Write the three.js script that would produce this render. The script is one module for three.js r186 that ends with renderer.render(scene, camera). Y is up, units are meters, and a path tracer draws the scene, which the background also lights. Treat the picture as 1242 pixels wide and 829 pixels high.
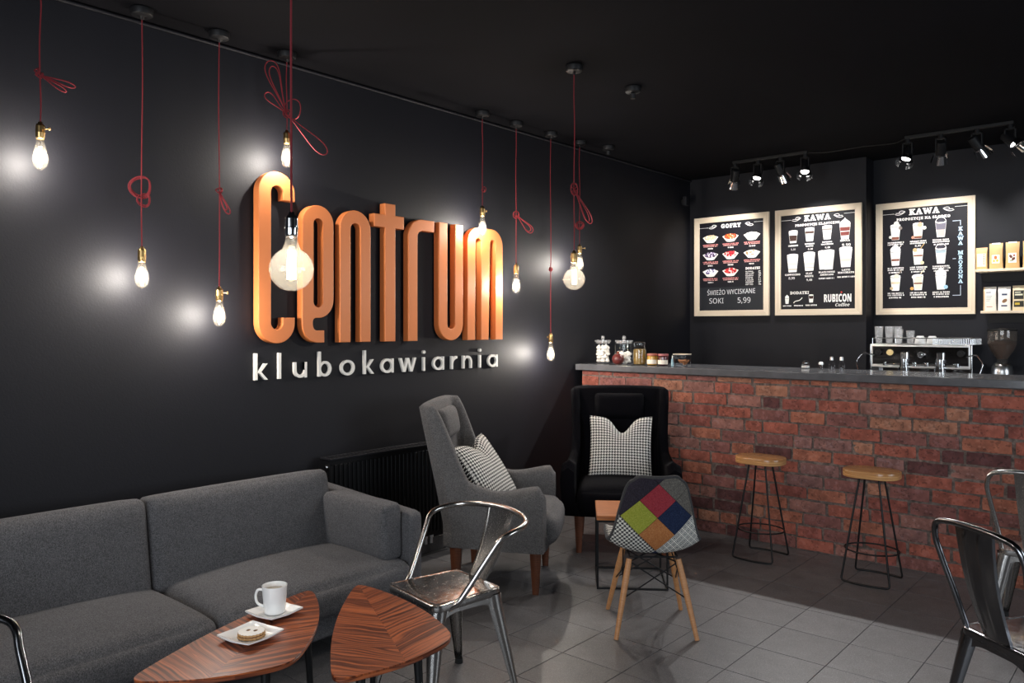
import * as THREE from 'three';
import { mergeGeometries, mergeVertices, toCreasedNormals } from 'three/addons/utils/BufferGeometryUtils.js';
import { RoundedBoxGeometry } from 'three/addons/geometries/RoundedBoxGeometry.js';
import { RectAreaLightUniformsLib } from 'three/addons/lights/RectAreaLightUniformsLib.js';

// ---------------------------------------------------------------- camera, sky, large lights, exposure
const scene = new THREE.Scene();
const renderer = new THREE.WebGLRenderer({ antialias: true });
renderer.toneMapping = THREE.LinearToneMapping;
renderer.toneMappingExposure = 1.0;
renderer.shadowMap.enabled = true;
const EYE = new THREE.Vector3(0, 1.55, 0);
const camera = new THREE.PerspectiveCamera(2 * Math.atan(414.5 / 960) * 180 / Math.PI, 1242 / 829, 0.05, 60);
camera.position.copy(EYE);
camera.lookAt(EYE.x - 0.65359, EYE.y, EYE.z - 0.75685);      // level camera, verticals stay vertical
camera.setViewOffset(1242, 829, 0, 17.5, 1242, 829);          // lens shifted down a little
scene.background = new THREE.Color().setRGB(0.10, 0.115, 0.14); // dusk outside the shop windows

RectAreaLightUniformsLib.init();
const daylight = new THREE.RectAreaLight(new THREE.Color().setRGB(0.84, 0.92, 1.0), 7.0, 4.2, 2.0);
daylight.position.set(0.2, 1.75, 2.62);                        // fills the window opening behind the camera
daylight.lookAt(0.2, 1.75, -5);
scene.add(daylight);
const sideLight = new THREE.RectAreaLight(new THREE.Color().setRGB(0.84, 0.92, 1.0), 6.0, 2.4, 1.7);
sideLight.position.set(3.12, 1.75, -4.2);                      // fills the window opening in the side wall
sideLight.lookAt(-4, 1.75, -4.2);
scene.add(sideLight);

// ---------------------------------------------------------------- helpers
let seed = 7;
const rnd = () => { seed = (seed * 1664525 + 1013904223) >>> 0; return seed / 4294967296; };
const rr = (a, b) => a + (b - a) * rnd();
const V = (x, y, z) => new THREE.Vector3(x, y, z);
const taken = new Map();
function numbered(name) {
  const n = taken.get(name) ?? 0; taken.set(name, n + 1);
  return n ? `${name}_${String(n).padStart(3, '0')}` : name;
}
function mesh(name, g, m, parent) {
  const o = new THREE.Mesh(g, m); o.name = parent ? name : numbered(name);
  o.castShadow = o.receiveShadow = true; (parent ?? scene).add(o); return o;
}
function tag(o, label, category, group) { o.userData.label = label; o.userData.category = category; if (group) o.userData.group = group; return o; }
function structure(o, label, category) { o.userData.kind = 'structure'; if (label) o.userData.label = label; if (category) o.userData.category = category; return o; }
function thing(name, label, category, [x, y, z] = [0, 0, 0], turn = 0, group) {
  const o = new THREE.Group(); o.name = numbered(name); o.position.set(x, y, z); o.rotation.y = turn; scene.add(o);
  return tag(o, label, category, group);
}
function copyThing(src, [x, y, z], turn, label, group) {
  const c = src.clone(); c.name = numbered(src.name.replace(/_\d{3}$/, '')); c.userData = { ...src.userData };
  c.position.set(x, y, z); c.rotation.y = turn; scene.add(c);
  if (label) c.userData.label = label; if (group) c.userData.group = group; return c;
}
const facing = (fx, fz) => Math.atan2(fx, fz);
const box = (w, h, d, x = 0, y = 0, z = 0) => new THREE.BoxGeometry(w, h, d).translate(x, y, z);
const rbox = (w, h, d, r, x = 0, y = 0, z = 0, s = 2) => new RoundedBoxGeometry(w, h, d, s, r).translate(x, y, z);
const lathe = (pts, seg = 24) => new THREE.LatheGeometry(pts.map(([r, y]) => new THREE.Vector2(r, y)), seg);
const cyl = (r1, r2, h, x = 0, y = 0, z = 0, seg = 16) => new THREE.CylinderGeometry(r1, r2, h, seg).translate(x, y, z);
function merge(list) {
  const l = list.map((g) => { let q = g.index ? g.toNonIndexed() : g; for (const k of Object.keys(q.attributes)) if (!['position', 'normal', 'uv'].includes(k)) q.deleteAttribute(k); if (!q.attributes.uv) q.setAttribute('uv', new THREE.BufferAttribute(new Float32Array(q.attributes.position.count * 2), 2)); if (!q.attributes.normal) q.computeVertexNormals(); return q; });
  return mergeGeometries(l);
}
// a bar of round section between two points
function bar(a, b, r1, r2 = r1, seg = 10) {
  const d = b.clone().sub(a), g = new THREE.CylinderGeometry(r2, r1, d.length(), seg);
  g.translate(0, d.length() / 2, 0).applyQuaternion(new THREE.Quaternion().setFromUnitVectors(V(0, 1, 0), d.clone().normalize()));
  return g.translate(a.x, a.y, a.z);
}
const tube = (pts, r, seg = 60, rad = 8, closed = false, t = 'centripetal') => new THREE.TubeGeometry(new THREE.CatmullRomCurve3(pts, closed, t), seg, r, rad, closed);
// polyline with rounded corners, as a rod
function rod(pts, r, bend = 0.03, rad = 8, closed = false) {
  const out = [], n = pts.length;
  for (let i = 0; i < n; i++) {
    if (!closed && (i === 0 || i === n - 1)) { out.push(pts[i].clone()); continue; }
    const p = pts[i], a = pts[(i + n - 1) % n], b = pts[(i + 1) % n];
    const da = a.clone().sub(p), db = b.clone().sub(p), k = Math.min(bend, da.length() * 0.45, db.length() * 0.45);
    da.setLength(k); db.setLength(k);
    for (let j = 0; j <= 4; j++) { const t = j / 4; out.push(p.clone().add(da.clone().multiplyScalar((1 - t) ** 2)).add(db.clone().multiplyScalar(t * t))); }
  }
  const P = closed ? [...out, out[0]] : out, pos = [], nor = [], uv = [], idx = [];
  let N = V(0.13, 0.2, 1), len = 0;
  for (let i = 0; i < P.length; i++) {
    const t = P[Math.min(i + 1, P.length - 1)].clone().sub(P[Math.max(i - 1, 0)]); if (closed && (i === 0 || i === P.length - 1)) t.copy(P[1].clone().sub(P[P.length - 2]));
    t.normalize(); N = N.sub(t.clone().multiplyScalar(N.dot(t))).normalize(); if (!isFinite(N.x)) N = V(1, 0, 0);
    const B = t.clone().cross(N); if (i) len += P[i].distanceTo(P[i - 1]);
    for (let j = 0; j <= rad; j++) { const a = j / rad * Math.PI * 2, d = N.clone().multiplyScalar(Math.cos(a)).add(B.clone().multiplyScalar(Math.sin(a))); pos.push(P[i].x + d.x * r, P[i].y + d.y * r, P[i].z + d.z * r); nor.push(d.x, d.y, d.z); uv.push(j / rad, len); }
  }
  for (let i = 0; i + 1 < P.length; i++) for (let j = 0; j < rad; j++) { const a = i * (rad + 1) + j, b = a + rad + 1; idx.push(a, a + 1, b, b, a + 1, b + 1); }
  const g = new THREE.BufferGeometry(); g.setAttribute('position', new THREE.Float32BufferAttribute(pos, 3)); g.setAttribute('normal', new THREE.Float32BufferAttribute(nor, 3)); g.setAttribute('uv', new THREE.Float32BufferAttribute(uv, 2)); g.setIndex(idx);
  return g.toNonIndexed();
}
// grid surface from a function
function surf(nu, nv, f, uvf) {
  const pos = [], uv = [], idx = [];
  for (let j = 0; j <= nv; j++) for (let i = 0; i <= nu; i++) { const p = f(i / nu, j / nv); pos.push(p.x, p.y, p.z); const q = uvf ? uvf(i / nu, j / nv, p) : [i / nu, j / nv]; uv.push(q[0], q[1]); }
  for (let j = 0; j < nv; j++) for (let i = 0; i < nu; i++) { const a = j * (nu + 1) + i, b = a + nu + 1; idx.push(a, a + 1, b, b, a + 1, b + 1); }
  const g = new THREE.BufferGeometry(); g.setAttribute('position', new THREE.Float32BufferAttribute(pos, 3)); g.setAttribute('uv', new THREE.Float32BufferAttribute(uv, 2)); g.setIndex(idx); g.computeVertexNormals(); return g;
}
// uv in metres from the side each face looks to
function boxUV(g, s = 1, ox = 0, oy = 0) {
  const q = g.index ? g.toNonIndexed() : g; const p = q.attributes.position, n = q.attributes.normal, uv = new Float32Array(p.count * 2);
  for (let i = 0; i < p.count; i += 3) {
    let ax = 0, ay = 0, az = 0; for (let k = 0; k < 3; k++) { ax += Math.abs(n.getX(i + k)); ay += Math.abs(n.getY(i + k)); az += Math.abs(n.getZ(i + k)); }
    for (let k = 0; k < 3; k++) {
      const x = p.getX(i + k), y = p.getY(i + k), z = p.getZ(i + k);
      const [u, v] = ay >= ax && ay >= az ? [x, z] : ax >= az ? [z, y] : [x, y];
      uv[(i + k) * 2] = u * s + ox; uv[(i + k) * 2 + 1] = v * s + oy;
    }
  }
  q.setAttribute('uv', new THREE.BufferAttribute(uv, 2)); return q;
}
const smooth = (g) => { const q = g.clone(); q.deleteAttribute('normal'); q.deleteAttribute('uv'); const m = mergeVertices(q, 1e-4); m.computeVertexNormals(); return m; };
// an upholstered block: rounded edges, crowned faces
function cushion(w, h, d, r, { top = 0, front = 0, back = 0, side = 0, bottom = 0 } = {}, n = 12) {
  const g = new THREE.BoxGeometry(2, 2, 2, n, Math.max(6, Math.round(n * 0.7)), n), p = g.attributes.position;
  const wv = (t) => Math.sin(t * Math.PI / 2) * 0.6 + t * 0.4;
  for (let i = 0; i < p.count; i++) {
    const s = [wv(p.getX(i)), wv(p.getY(i)), wv(p.getZ(i))], hs = [w / 2, h / 2, d / 2], q = s.map((t, k) => t * hs[k]);
    const inn = q.map((t, k) => Math.max(-(hs[k] - r), Math.min(hs[k] - r, t))), dv = q.map((t, k) => t - inn[k]), l = Math.hypot(...dv);
    if (l > 1e-9) { const mx = Math.max(...dv.map(Math.abs)); const f = (mx / l) * Math.min(1, r / Math.max(mx, 1e-9)); for (let k = 0; k < 3; k++) q[k] = inn[k] + dv[k] * f; }
    const c = (t) => Math.max(0, 1 - t * t);
    q[1] += (s[1] > 0 ? top : -bottom) * Math.abs(s[1]) * c(s[0]) ** 0.6 * c(s[2]) ** 0.6;
    q[2] += (s[2] > 0 ? front : -back) * Math.abs(s[2]) * c(s[0]) ** 0.6 * c(s[1]) ** 0.6;
    q[0] += Math.sign(s[0]) * side * Math.abs(s[0]) * c(s[2]) ** 0.6 * c(s[1]) ** 0.6;
    p.setXYZ(i, q[0], q[1], q[2]);
  }
  return smooth(g);
}
function extrude(shape, depth, bevel = 0, seg = 12, bs = 1) {
  return new THREE.ExtrudeGeometry(shape, { depth: depth - 2 * bevel, bevelEnabled: bevel > 0, bevelThickness: bevel, bevelSize: bevel, bevelOffset: -bevel, bevelSegments: bs, curveSegments: seg }).translate(0, 0, bevel);
}
function roundRect(w, h, r, x = 0, y = 0) {
  const s = new THREE.Shape(), a = w / 2, b = h / 2;
  s.moveTo(x - a + r, y - b); s.lineTo(x + a - r, y - b); s.absarc(x + a - r, y - b + r, r, -Math.PI / 2, 0); s.lineTo(x + a, y + b - r); s.absarc(x + a - r, y + b - r, r, 0, Math.PI / 2);
  s.lineTo(x - a + r, y + b); s.absarc(x - a + r, y + b - r, r, Math.PI / 2, Math.PI); s.lineTo(x - a, y - b + r); s.absarc(x - a + r, y - b + r, r, Math.PI, Math.PI * 1.5); return s;
}

// ---------------------------------------------------------------- textures
const hash = (x, y, s) => { let h = (x * 374761393 + y * 668265263 + s * 974634777) | 0; h = Math.imul(h ^ (h >>> 13), 1274126177); return ((h ^ (h >>> 16)) >>> 0) / 4294967296; };
function vnoise(x, y, per, s) {
  const ix = Math.floor(x), iy = Math.floor(y), fx = x - ix, fy = y - iy, u = fx * fx * (3 - 2 * fx), v = fy * fy * (3 - 2 * fy), m = (a) => ((a % per) + per) % per;
  const a = hash(m(ix), m(iy), s), b = hash(m(ix + 1), m(iy), s), c = hash(m(ix), m(iy + 1), s), d = hash(m(ix + 1), m(iy + 1), s);
  return a + (b - a) * u + (c - a) * v + (a - b - c + d) * u * v;
}
function fbm(x, y, per, s, oct = 4) { let t = 0, a = 0.5, n = 0; for (let i = 0; i < oct; i++) { t += a * vnoise(x, y, per, s + i); n += a; x *= 2; y *= 2; per *= 2; a *= 0.5; } return t / n; }
function dataTex(w, h, f, srgb = true) {
  const d = new Uint8Array(w * h * 4);
  for (let y = 0; y < h; y++) for (let x = 0; x < w; x++) { const c = f(x / w, y / h, x, y), o = (y * w + x) * 4; for (let k = 0; k < 3; k++) d[o + k] = Math.max(0, Math.min(255, (Array.isArray(c) ? c[k] : c) * 255)); d[o + 3] = 255; }
  const t = new THREE.DataTexture(d, w, h); t.magFilter = t.minFilter = THREE.LinearFilter; t.wrapS = t.wrapT = THREE.RepeatWrapping; if (srgb) t.colorSpace = THREE.SRGBColorSpace; t.needsUpdate = true; return t;
}
function canvasTex(w, h, draw, repeat = false) {
  const c = document.createElement('canvas'); c.width = w; c.height = h; draw(c.getContext('2d'), w, h);
  const t = new THREE.CanvasTexture(c); t.colorSpace = THREE.SRGBColorSpace; if (repeat) t.wrapS = t.wrapT = THREE.RepeatWrapping; return t;
}
const rep = (t, x, y = x) => { const c = t.clone(); c.repeat.set(x, y); c.wrapS = c.wrapT = THREE.RepeatWrapping; c.needsUpdate = true; return c; };
const mirrored = (t) => { t.wrapS = t.wrapT = THREE.MirroredRepeatWrapping; return t; };
const mix = (a, b, t) => a.map((v, k) => v + (b[k] - v) * t);

const std = (color, roughness, o = {}) => new THREE.MeshStandardMaterial({ color, roughness, ...o });
const phy = (color, roughness, o = {}) => new THREE.MeshPhysicalMaterial({ color, roughness, ...o });

const grainTex = dataTex(256, 256, (u, v) => 0.5 + 0.5 * (fbm(u * 32, v * 32, 32, 3, 3) - 0.5) + 0.12 * (hash(u * 256 | 0, v * 256 | 0, 5) - 0.5), false);
const weaveBump = dataTex(256, 256, (u, v, x, y) => { const a = Math.sin(x / 256 * Math.PI * 2 * 32), b = Math.sin(y / 256 * Math.PI * 2 * 32); return 0.5 + 0.22 * a * b + 0.3 * (hash(x, y, 9) - 0.5); }, false);
const weaveTone = dataTex(512, 512, (u, v, x, y) => { const n = fbm(u * 8, v * 8, 8, 21, 4), th = hash(x >> 2, y >> 2, 4) * 0.26 + hash(x >> 1, y >> 3, 6) * 0.16 + hash(x, y, 8) * 0.08; const s = 0.60 + 0.05 * (n - 0.5) + (th - 0.25) * 0.9; return [s, s, s * 1.01]; });
const fabric = (color, o = {}) => phy(color, 0.95, { map: rep(weaveTone, 3.2), bumpMap: rep(weaveBump, 16), bumpScale: 0.0012, sheen: 0.35, sheenRoughness: 0.6, sheenColor: new THREE.Color(0.5, 0.5, 0.55), specularIntensity: 0.3, ...o });

const tileSpeck = dataTex(1024, 1024, (u, v, x, y) => {
  const n = fbm(u * 10, v * 10, 10, 31, 5), h = hash(x >> 1, y >> 1, 2), h2 = hash(x >> 2, y >> 2, 7); let s = 0.56 + 0.10 * (n - 0.5) + 0.12 * (h - 0.5);
  if (h2 > 0.92) s += 0.17; if (h2 < 0.10) s -= 0.13; return [s, s * 0.985, s * 0.985];
});
const tileRough = dataTex(512, 512, (u, v) => 0.72 + 0.10 * (fbm(u * 12, v * 12, 12, 41, 4) - 0.5), false);
const paintTone = dataTex(512, 512, (u, v, x, y) => { const s = 0.82 + 0.22 * (fbm(u * 6, v * 6, 6, 51, 5) - 0.5) + 0.03 * (hash(x, y, 1) - 0.5); return [s, s, s]; });
const brickTone = dataTex(1024, 1024, (u, v, x, y) => {
  const n = fbm(u * 24, v * 24, 24, 61, 5), m = fbm(u * 60, v * 60, 60, 71, 3), g = hash(x, y, 3); let c = [0.84 + 0.42 * (n - 0.5), 0.80 + 0.42 * (n - 0.5), 0.78 + 0.4 * (n - 0.5)];
  const smear = Math.max(0, fbm(u * 40, v * 56, 56, 81, 4) - 0.60) * 4.2; c = mix(c, [1, 1.06, 1.1], Math.min(0.5, smear));
  if (m < 0.3) c = c.map((t) => t * 0.8); return c.map((t) => t + 0.1 * (g - 0.5));
});
const brickBump = dataTex(512, 512, (u, v, x, y) => 0.5 + 0.9 * (fbm(u * 30, v * 30, 30, 91, 4) - 0.5) + 0.12 * (hash(x, y, 6) - 0.5), false);
const mortarTone = dataTex(512, 512, (u, v, x, y) => { const n = fbm(u * 20, v * 20, 20, 15, 4); const s = 0.62 + 0.5 * (n - 0.5) + 0.12 * (hash(x, y, 5) - 0.5); return [s, s * 0.94, s * 0.9]; });
// straight grained wood along u
const woodTex = (a, b, k, s) => dataTex(1024, 256, (u, v, x, y) => {
  const w = fbm(u * 3, v * 12, 48, s, 3), ring = fbm(u * 2 + 3, v * 48 + w * 4, 96, s + 5, 4), fine = vnoise(u * 24, v * 220, 440, s + 9); let t = Math.min(1, Math.max(0, (ring - 0.5) * k + 0.5));
  t = t * 0.8 + 0.2 * fine; return mix(a, b, t).map((c) => c + 0.03 * (hash(x, y, s) - 0.5));
});
const paleWood = woodTex([0.83, 0.75, 0.64], [0.92, 0.86, 0.77], 1.4, 101), oakWood = woodTex([0.62, 0.43, 0.26], [0.83, 0.64, 0.43], 2.2, 111), legWood = woodTex([0.31, 0.17, 0.11], [0.47, 0.285, 0.195], 2.0, 121), beechWood = woodTex([0.62, 0.42, 0.26], [0.78, 0.57, 0.38], 1.8, 131);
const roseWood = dataTex(1024, 1024, (u, v, x, y) => {
  const w = fbm(u * 3, v * 5, 20, 141, 3), ring = vnoise(u * 2.0 + 1, v * 52 + w * 9, 208, 151) * 0.6 + vnoise(u * 5, v * 130 + w * 16, 520, 155) * 0.4, fine = vnoise(u * 40, v * 340, 680, 161);
  let t = Math.pow(Math.min(1, Math.max(0, (ring - 0.5) * 2.2 + 0.55)), 1.1); t = t * 0.86 + 0.14 * fine; return mix([0.27, 0.11, 0.055], [0.67, 0.36, 0.20], t).map((c) => c + 0.02 * (hash(x, y, 8) - 0.5));
});
const houndTex = canvasTex(256, 256, (c, w) => {
  c.fillStyle = '#e6e4de'; c.fillRect(0, 0, w, w); c.fillStyle = '#17171b'; // classic four by four houndstooth check
  const on = (x, y) => { const wx = Math.floor(x) & 7, wy = Math.floor(y) & 7; const warp = wx < 4, weft = wy < 4; return ((x + y) & 3) < 2 ? warp : weft; };
  for (let y = 0; y < 32; y++) for (let x = 0; x < 32; x++) if (on(x, y)) c.fillRect(x * w / 32, y * w / 32, w / 32 + 0.5, w / 32 + 0.5);
}, true);

// ---------------------------------------------------------------- materials
const M = {
  paint: phy(new THREE.Color().setRGB(0.0050, 0.0048, 0.0088), 0.59, { specularIntensity: 0.68, specularColor: new THREE.Color(0.95, 0.97, 1.0), map: rep(paintTone, 0.4), bumpMap: rep(grainTex, 5), bumpScale: 0.0006 }),
  ceil: phy(new THREE.Color().setRGB(0.0055, 0.0054, 0.0075), 0.95, { specularIntensity: 0.15, map: rep(paintTone, 0.35) }),
  outer: std(new THREE.Color().setRGB(0.02, 0.02, 0.024), 0.7, {}),
  grout: std(new THREE.Color().setRGB(0.055, 0.055, 0.057), 0.95),
  blackMetal: phy(new THREE.Color().setRGB(0.006, 0.006, 0.0065), 0.45, { specularIntensity: 0.6 }),
  blackPlastic: phy(new THREE.Color().setRGB(0.006, 0.006, 0.007), 0.5, { specularIntensity: 0.5 }),
  conduit: phy(new THREE.Color().setRGB(0.010, 0.010, 0.013), 0.6, { specularIntensity: 0.4 }),
  steel: std(new THREE.Color().setRGB(0.52, 0.50, 0.48), 0.42, { metalness: 1, roughnessMap: rep(grainTex, 3) }),
  gunmetal: std(new THREE.Color().setRGB(0.20, 0.20, 0.21), 0.38, { metalness: 1, roughnessMap: rep(grainTex, 3) }),
  chrome: std(new THREE.Color().setRGB(0.75, 0.75, 0.76), 0.1, { metalness: 1 }),
  brushed: std(new THREE.Color().setRGB(0.6, 0.6, 0.6), 0.28, { metalness: 1 }),
  brass: std(new THREE.Color().setRGB(0.52, 0.34, 0.14), 0.3, { metalness: 1 }),
  rubber: std(new THREE.Color().setRGB(0.01, 0.01, 0.01), 0.85),
  cord: std(new THREE.Color().setRGB(0.17, 0.010, 0.016), 0.9, { bumpMap: rep(weaveBump, 1, 8), bumpScale: 0.0004 }),
  orange: std(new THREE.Color().setRGB(0.56, 0.168, 0.046), 0.5, { bumpMap: rep(grainTex, 6), bumpScale: 0.0003 }),
  white: std(new THREE.Color().setRGB(0.78, 0.76, 0.72), 0.5),
  ceramic: phy(new THREE.Color().setRGB(0.82, 0.82, 0.81), 0.18, { clearcoat: 0.6, clearcoatRoughness: 0.08 }),
  glass: phy(0xffffff, 0.02, { transmission: 1, thickness: 0, ior: 1.45 }),
  glassware: phy(0xffffff, 0.05, { transmission: 0.86, thickness: 0, ior: 1.5 }),
  bulbGlass: phy(new THREE.Color().setRGB(1.0, 0.96, 0.88), 0.03, { transmission: 0.9945, thickness: 0, ior: 1.45, emissive: new THREE.Color().setRGB(1.0, 0.80, 0.52), emissiveIntensity: 0.3 }),
  globeGlass: phy(new THREE.Color().setRGB(1.0, 0.96, 0.88), 0.03, { transmission: 0.992, thickness: 0, ior: 1.45, emissive: new THREE.Color().setRGB(1.0, 0.80, 0.52), emissiveIntensity: 0.15 }),
  mortar: std(new THREE.Color().setRGB(0.37, 0.315, 0.30), 0.95, { map: rep(mortarTone, 2.5), bumpMap: rep(brickBump, 4), bumpScale: 0.004 }),
  counter: std(new THREE.Color().setRGB(0.15, 0.152, 0.165), 0.30, { map: rep(paintTone, 2), roughnessMap: rep(grainTex, 3) }),
  sofa: fabric(new THREE.Color().setRGB(0.30, 0.295, 0.305)),
  greyWool: fabric(new THREE.Color().setRGB(0.33, 0.32, 0.318)),
  blackWool: fabric(new THREE.Color().setRGB(0.0075, 0.0072, 0.011), { sheen: 0.0, specularIntensity: 0.15 }),
  hound: phy(0xffffff, 0.95, { map: rep(houndTex, 12), bumpMap: rep(weaveBump, 16), bumpScale: 0.001, specularIntensity: 0.3 }),
  legWood: std(0xffffff, 0.4, { map: mirrored(rep(legWood, 2, 8)) }),
  beech: std(0xffffff, 0.5, { map: mirrored(rep(beechWood, 1.2, 6)) }),
  pale: std(0xffffff, 0.55, { map: mirrored(rep(paleWood, 1, 4)) }),
  oak: std(0xffffff, 0.24, { map: mirrored(rep(oakWood, 1.4, 3)) }),
  cherry: std(new THREE.Color().setRGB(0.72, 0.46, 0.30), 0.4, { map: mirrored(rep(oakWood, 1.4, 3)) }),
  rose: phy(0xffffff, 0.34, { map: mirrored(rep(roseWood, 1.1, 2.3)), clearcoat: 0.1, clearcoatRoughness: 0.3, specularIntensity: 0.7 }),
  roseEdge: std(0xffffff, 0.45, { map: mirrored(rep(roseWood, 1.1, 2.3)) }),
};
M.tiles = [0.112, 0.122, 0.132].map((v) => std(new THREE.Color().setRGB(v * 2.85, v * 2.85, v * 2.95), 0.62, { map: rep(tileSpeck, 1.6), roughnessMap: rep(tileRough, 1.6), bumpMap: rep(grainTex, 6), bumpScale: 0.0004 }));
const BR = [[0.33, 0.100, 0.068], [0.36, 0.130, 0.080], [0.27, 0.080, 0.060], [0.23, 0.092, 0.080], [0.105, 0.038, 0.038], [0.29, 0.135, 0.110], [0.36, 0.165, 0.105], [0.24, 0.120, 0.108]];
M.bricks = BR.map((c) => std(new THREE.Color().setRGB(c[0] * 1.15, c[1] * 1.2, c[2] * 1.25), 0.9, { map: brickTone, bumpMap: rep(brickBump, 2), bumpScale: 0.002 }));

// ---------------------------------------------------------------- the room
const RX0 = -4.0, RX1 = 3.2, ZB = -7.48, ZB2 = -7.70, ZF = 2.7, CE = 3.085;
const floor = structure(mesh('floor', box(RX1 - RX0 + 0.4, 0.2, ZF - ZB2 + 0.4, (RX0 + RX1) / 2, -0.1022, (ZF + ZB2) / 2), M.grout), 'dark grey speckled floor tiles laid in a square grid', 'floor');
{
  const P = 0.3333, g = [0, 1, 2, 3].map((k) => boxUV(new RoundedBoxGeometry(P - 0.003, 0.02, P - 0.003, 1, 0.001).translate(0, -0.01, 0), 1, k * 0.37 + 0.1, k * 0.59));
  const f = [-0.65359, -0.75685], r = [0.75685, -0.65359], rest = [];
  const seen = (x, z) => { const d = x * f[0] + z * f[1], l = x * r[0] + z * r[1]; if (d < 1) return false; const px = 621 + 960 * l / d, py = 397 + 960 * 1.55 / d; return px > -40 && px < 1285 && py < 870; };
  for (let i = -9; i < 15; i++) for (let j = -13; j < 21; j++) {
    const x = -1.28 + (i + 0.5) * P, z = -4.007 + (j + 0.5) * P;
    if (x < RX0 - 0.1 || x > RX1 || z < -7.7 || z > ZF) continue;
    const k = (rnd() * 4) | 0, m = (rnd() * 3) | 0;
    if (z > -5.75 && seen(x, z)) mesh('tile', g[k], M.tiles[m], floor).position.set(x, 0, z);
    else rest.push(g[k].clone().translate(x, 0, z));
  }
  const o = mesh('tile_field', merge(rest), M.tiles[1], floor); o.userData.kind = 'stuff';
}
structure(mesh('wall_left', boxUV(box(0.2, CE + 0.1, ZF - ZB2 + 0.8, RX0 - 0.1, CE / 2, (ZF + ZB2) / 2)), M.paint), 'matt charcoal painted wall behind the sofa and the sign', 'wall');
{
  const w = structure(mesh('wall_back', boxUV(box(RX1 - RX0, CE + 0.1, 0.2, (RX0 + RX1) / 2, CE / 2, ZB2 - 0.1)), M.paint), 'charcoal painted wall behind the bar', 'wall');
  const s = mesh('wall_projection', boxUV(box(1.754, CE - 0.002, 0.22, RX0 + 0.877, CE / 2, ZB - 0.11)), M.paint, w); s.userData.label = 'shallow projecting wall section';
}
{ // side wall with a second window
  const x = RX1 + 0.1, a0 = -5.4, a1 = -3.0, y0 = 0.9, y1 = 2.6, zA = ZB2 - 0.4, zB = ZF + 0.4, zs = (c, d) => (c + d) / 2;
  structure(mesh('wall_right', boxUV(merge([box(0.2, CE + 0.1, a0 - zA, x, CE / 2, zs(zA, a0)), box(0.2, CE + 0.1, zB - a1, x, CE / 2, zs(zB, a1)), box(0.2, y0, a1 - a0, x, y0 / 2, zs(a0, a1)), box(0.2, CE - y1, a1 - a0, x, (CE + y1) / 2, zs(a0, a1))])), M.outer), 'charcoal painted side wall of the room', 'wall');
  const win = structure(new THREE.Group(), 'two-pane window in the side wall', 'window'); win.name = 'window_2'; scene.add(win);
  const fr = [y0 + 0.03, y1 - 0.03].map((y) => box(0.08, 0.06, a1 - a0, x, y, zs(a0, a1))); for (const z of [a0 + 0.03, zs(a0, a1), a1 - 0.03]) fr.push(box(0.08, y1 - y0, 0.06, x, (y0 + y1) / 2, z));
  mesh('window_frame', merge(fr), M.blackMetal, win); for (const k of [0.25, 0.75]) mesh('pane', box(0.006, y1 - y0 - 0.1, (a1 - a0) / 2 - 0.06, x, (y0 + y1) / 2, a0 + (a1 - a0) * k), M.glass, win);
}
structure(mesh('ceiling', boxUV(box(RX1 - RX0 + 0.4, 0.2, ZF - ZB2 + 0.8, (RX0 + RX1) / 2, CE + 0.1, (ZF + ZB2) / 2)), M.ceil), 'black painted ceiling', 'ceiling');
{ // wall behind the camera with the shop window
  const z = ZF + 0.1, w0 = -1.9, w1 = 2.3, y0 = 0.75, y1 = 2.75;
  structure(mesh('wall_front', merge([box(w0 - RX0, CE, 0.2, (w0 + RX0) / 2, CE / 2, z), box(RX1 - w1, CE, 0.2, (w1 + RX1) / 2, CE / 2, z), box(w1 - w0, y0, 0.2, (w0 + w1) / 2, y0 / 2, z), box(w1 - w0, CE - y1, 0.2, (w0 + w1) / 2, (CE + y1) / 2, z)]), M.outer), 'wall with the wide shop window', 'wall');
  const win = structure(new THREE.Group(), 'wide shop window in three panes', 'window'); win.name = 'window_1'; scene.add(win);
  const fr = [box(w1 - w0, 0.06, 0.08, (w0 + w1) / 2, y0 + 0.03, z), box(w1 - w0, 0.06, 0.08, (w0 + w1) / 2, y1 - 0.03, z)];
  for (let k = 0; k < 4; k++) fr.push(box(0.06, y1 - y0, 0.08, w0 + 0.03 + k * (w1 - w0 - 0.06) / 3, (y0 + y1) / 2, z));
  mesh('window_frame', merge(fr), M.blackMetal, win);
  for (let k = 0; k < 3; k++) mesh('pane', box((w1 - w0) / 3 - 0.05, y1 - y0 - 0.1, 0.006, w0 + (k + 0.5) * (w1 - w0) / 3, (y0 + y1) / 2, z), M.glass, win);
}
{ // tiled skirting along the left wall
  const sk = structure(new THREE.Group(), 'low grey tile skirting along the sign wall', 'baseboard'); sk.name = 'baseboard_left'; scene.add(sk);
  const g = boxUV(rbox(0.012, 0.095, 0.3293, 0.002, 0, 0.0475, 0, 1));
  for (let j = -4; j < 12; j++) mesh('skirting_tile', g, M.tiles[(j + 30) % 3], sk).position.set(RX0 + 0.006, 0.001, -4.007 + (j + 0.5) * 0.3333);
}
structure(mesh('trim_1', bar(V(RX0 + 0.012, CE - 0.014, ZF), V(RX0 + 0.012, CE - 0.014, ZB), 0.009, 0.009, 8), M.conduit), 'thin cable conduit running along the top of the sign wall', 'conduit');

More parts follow.
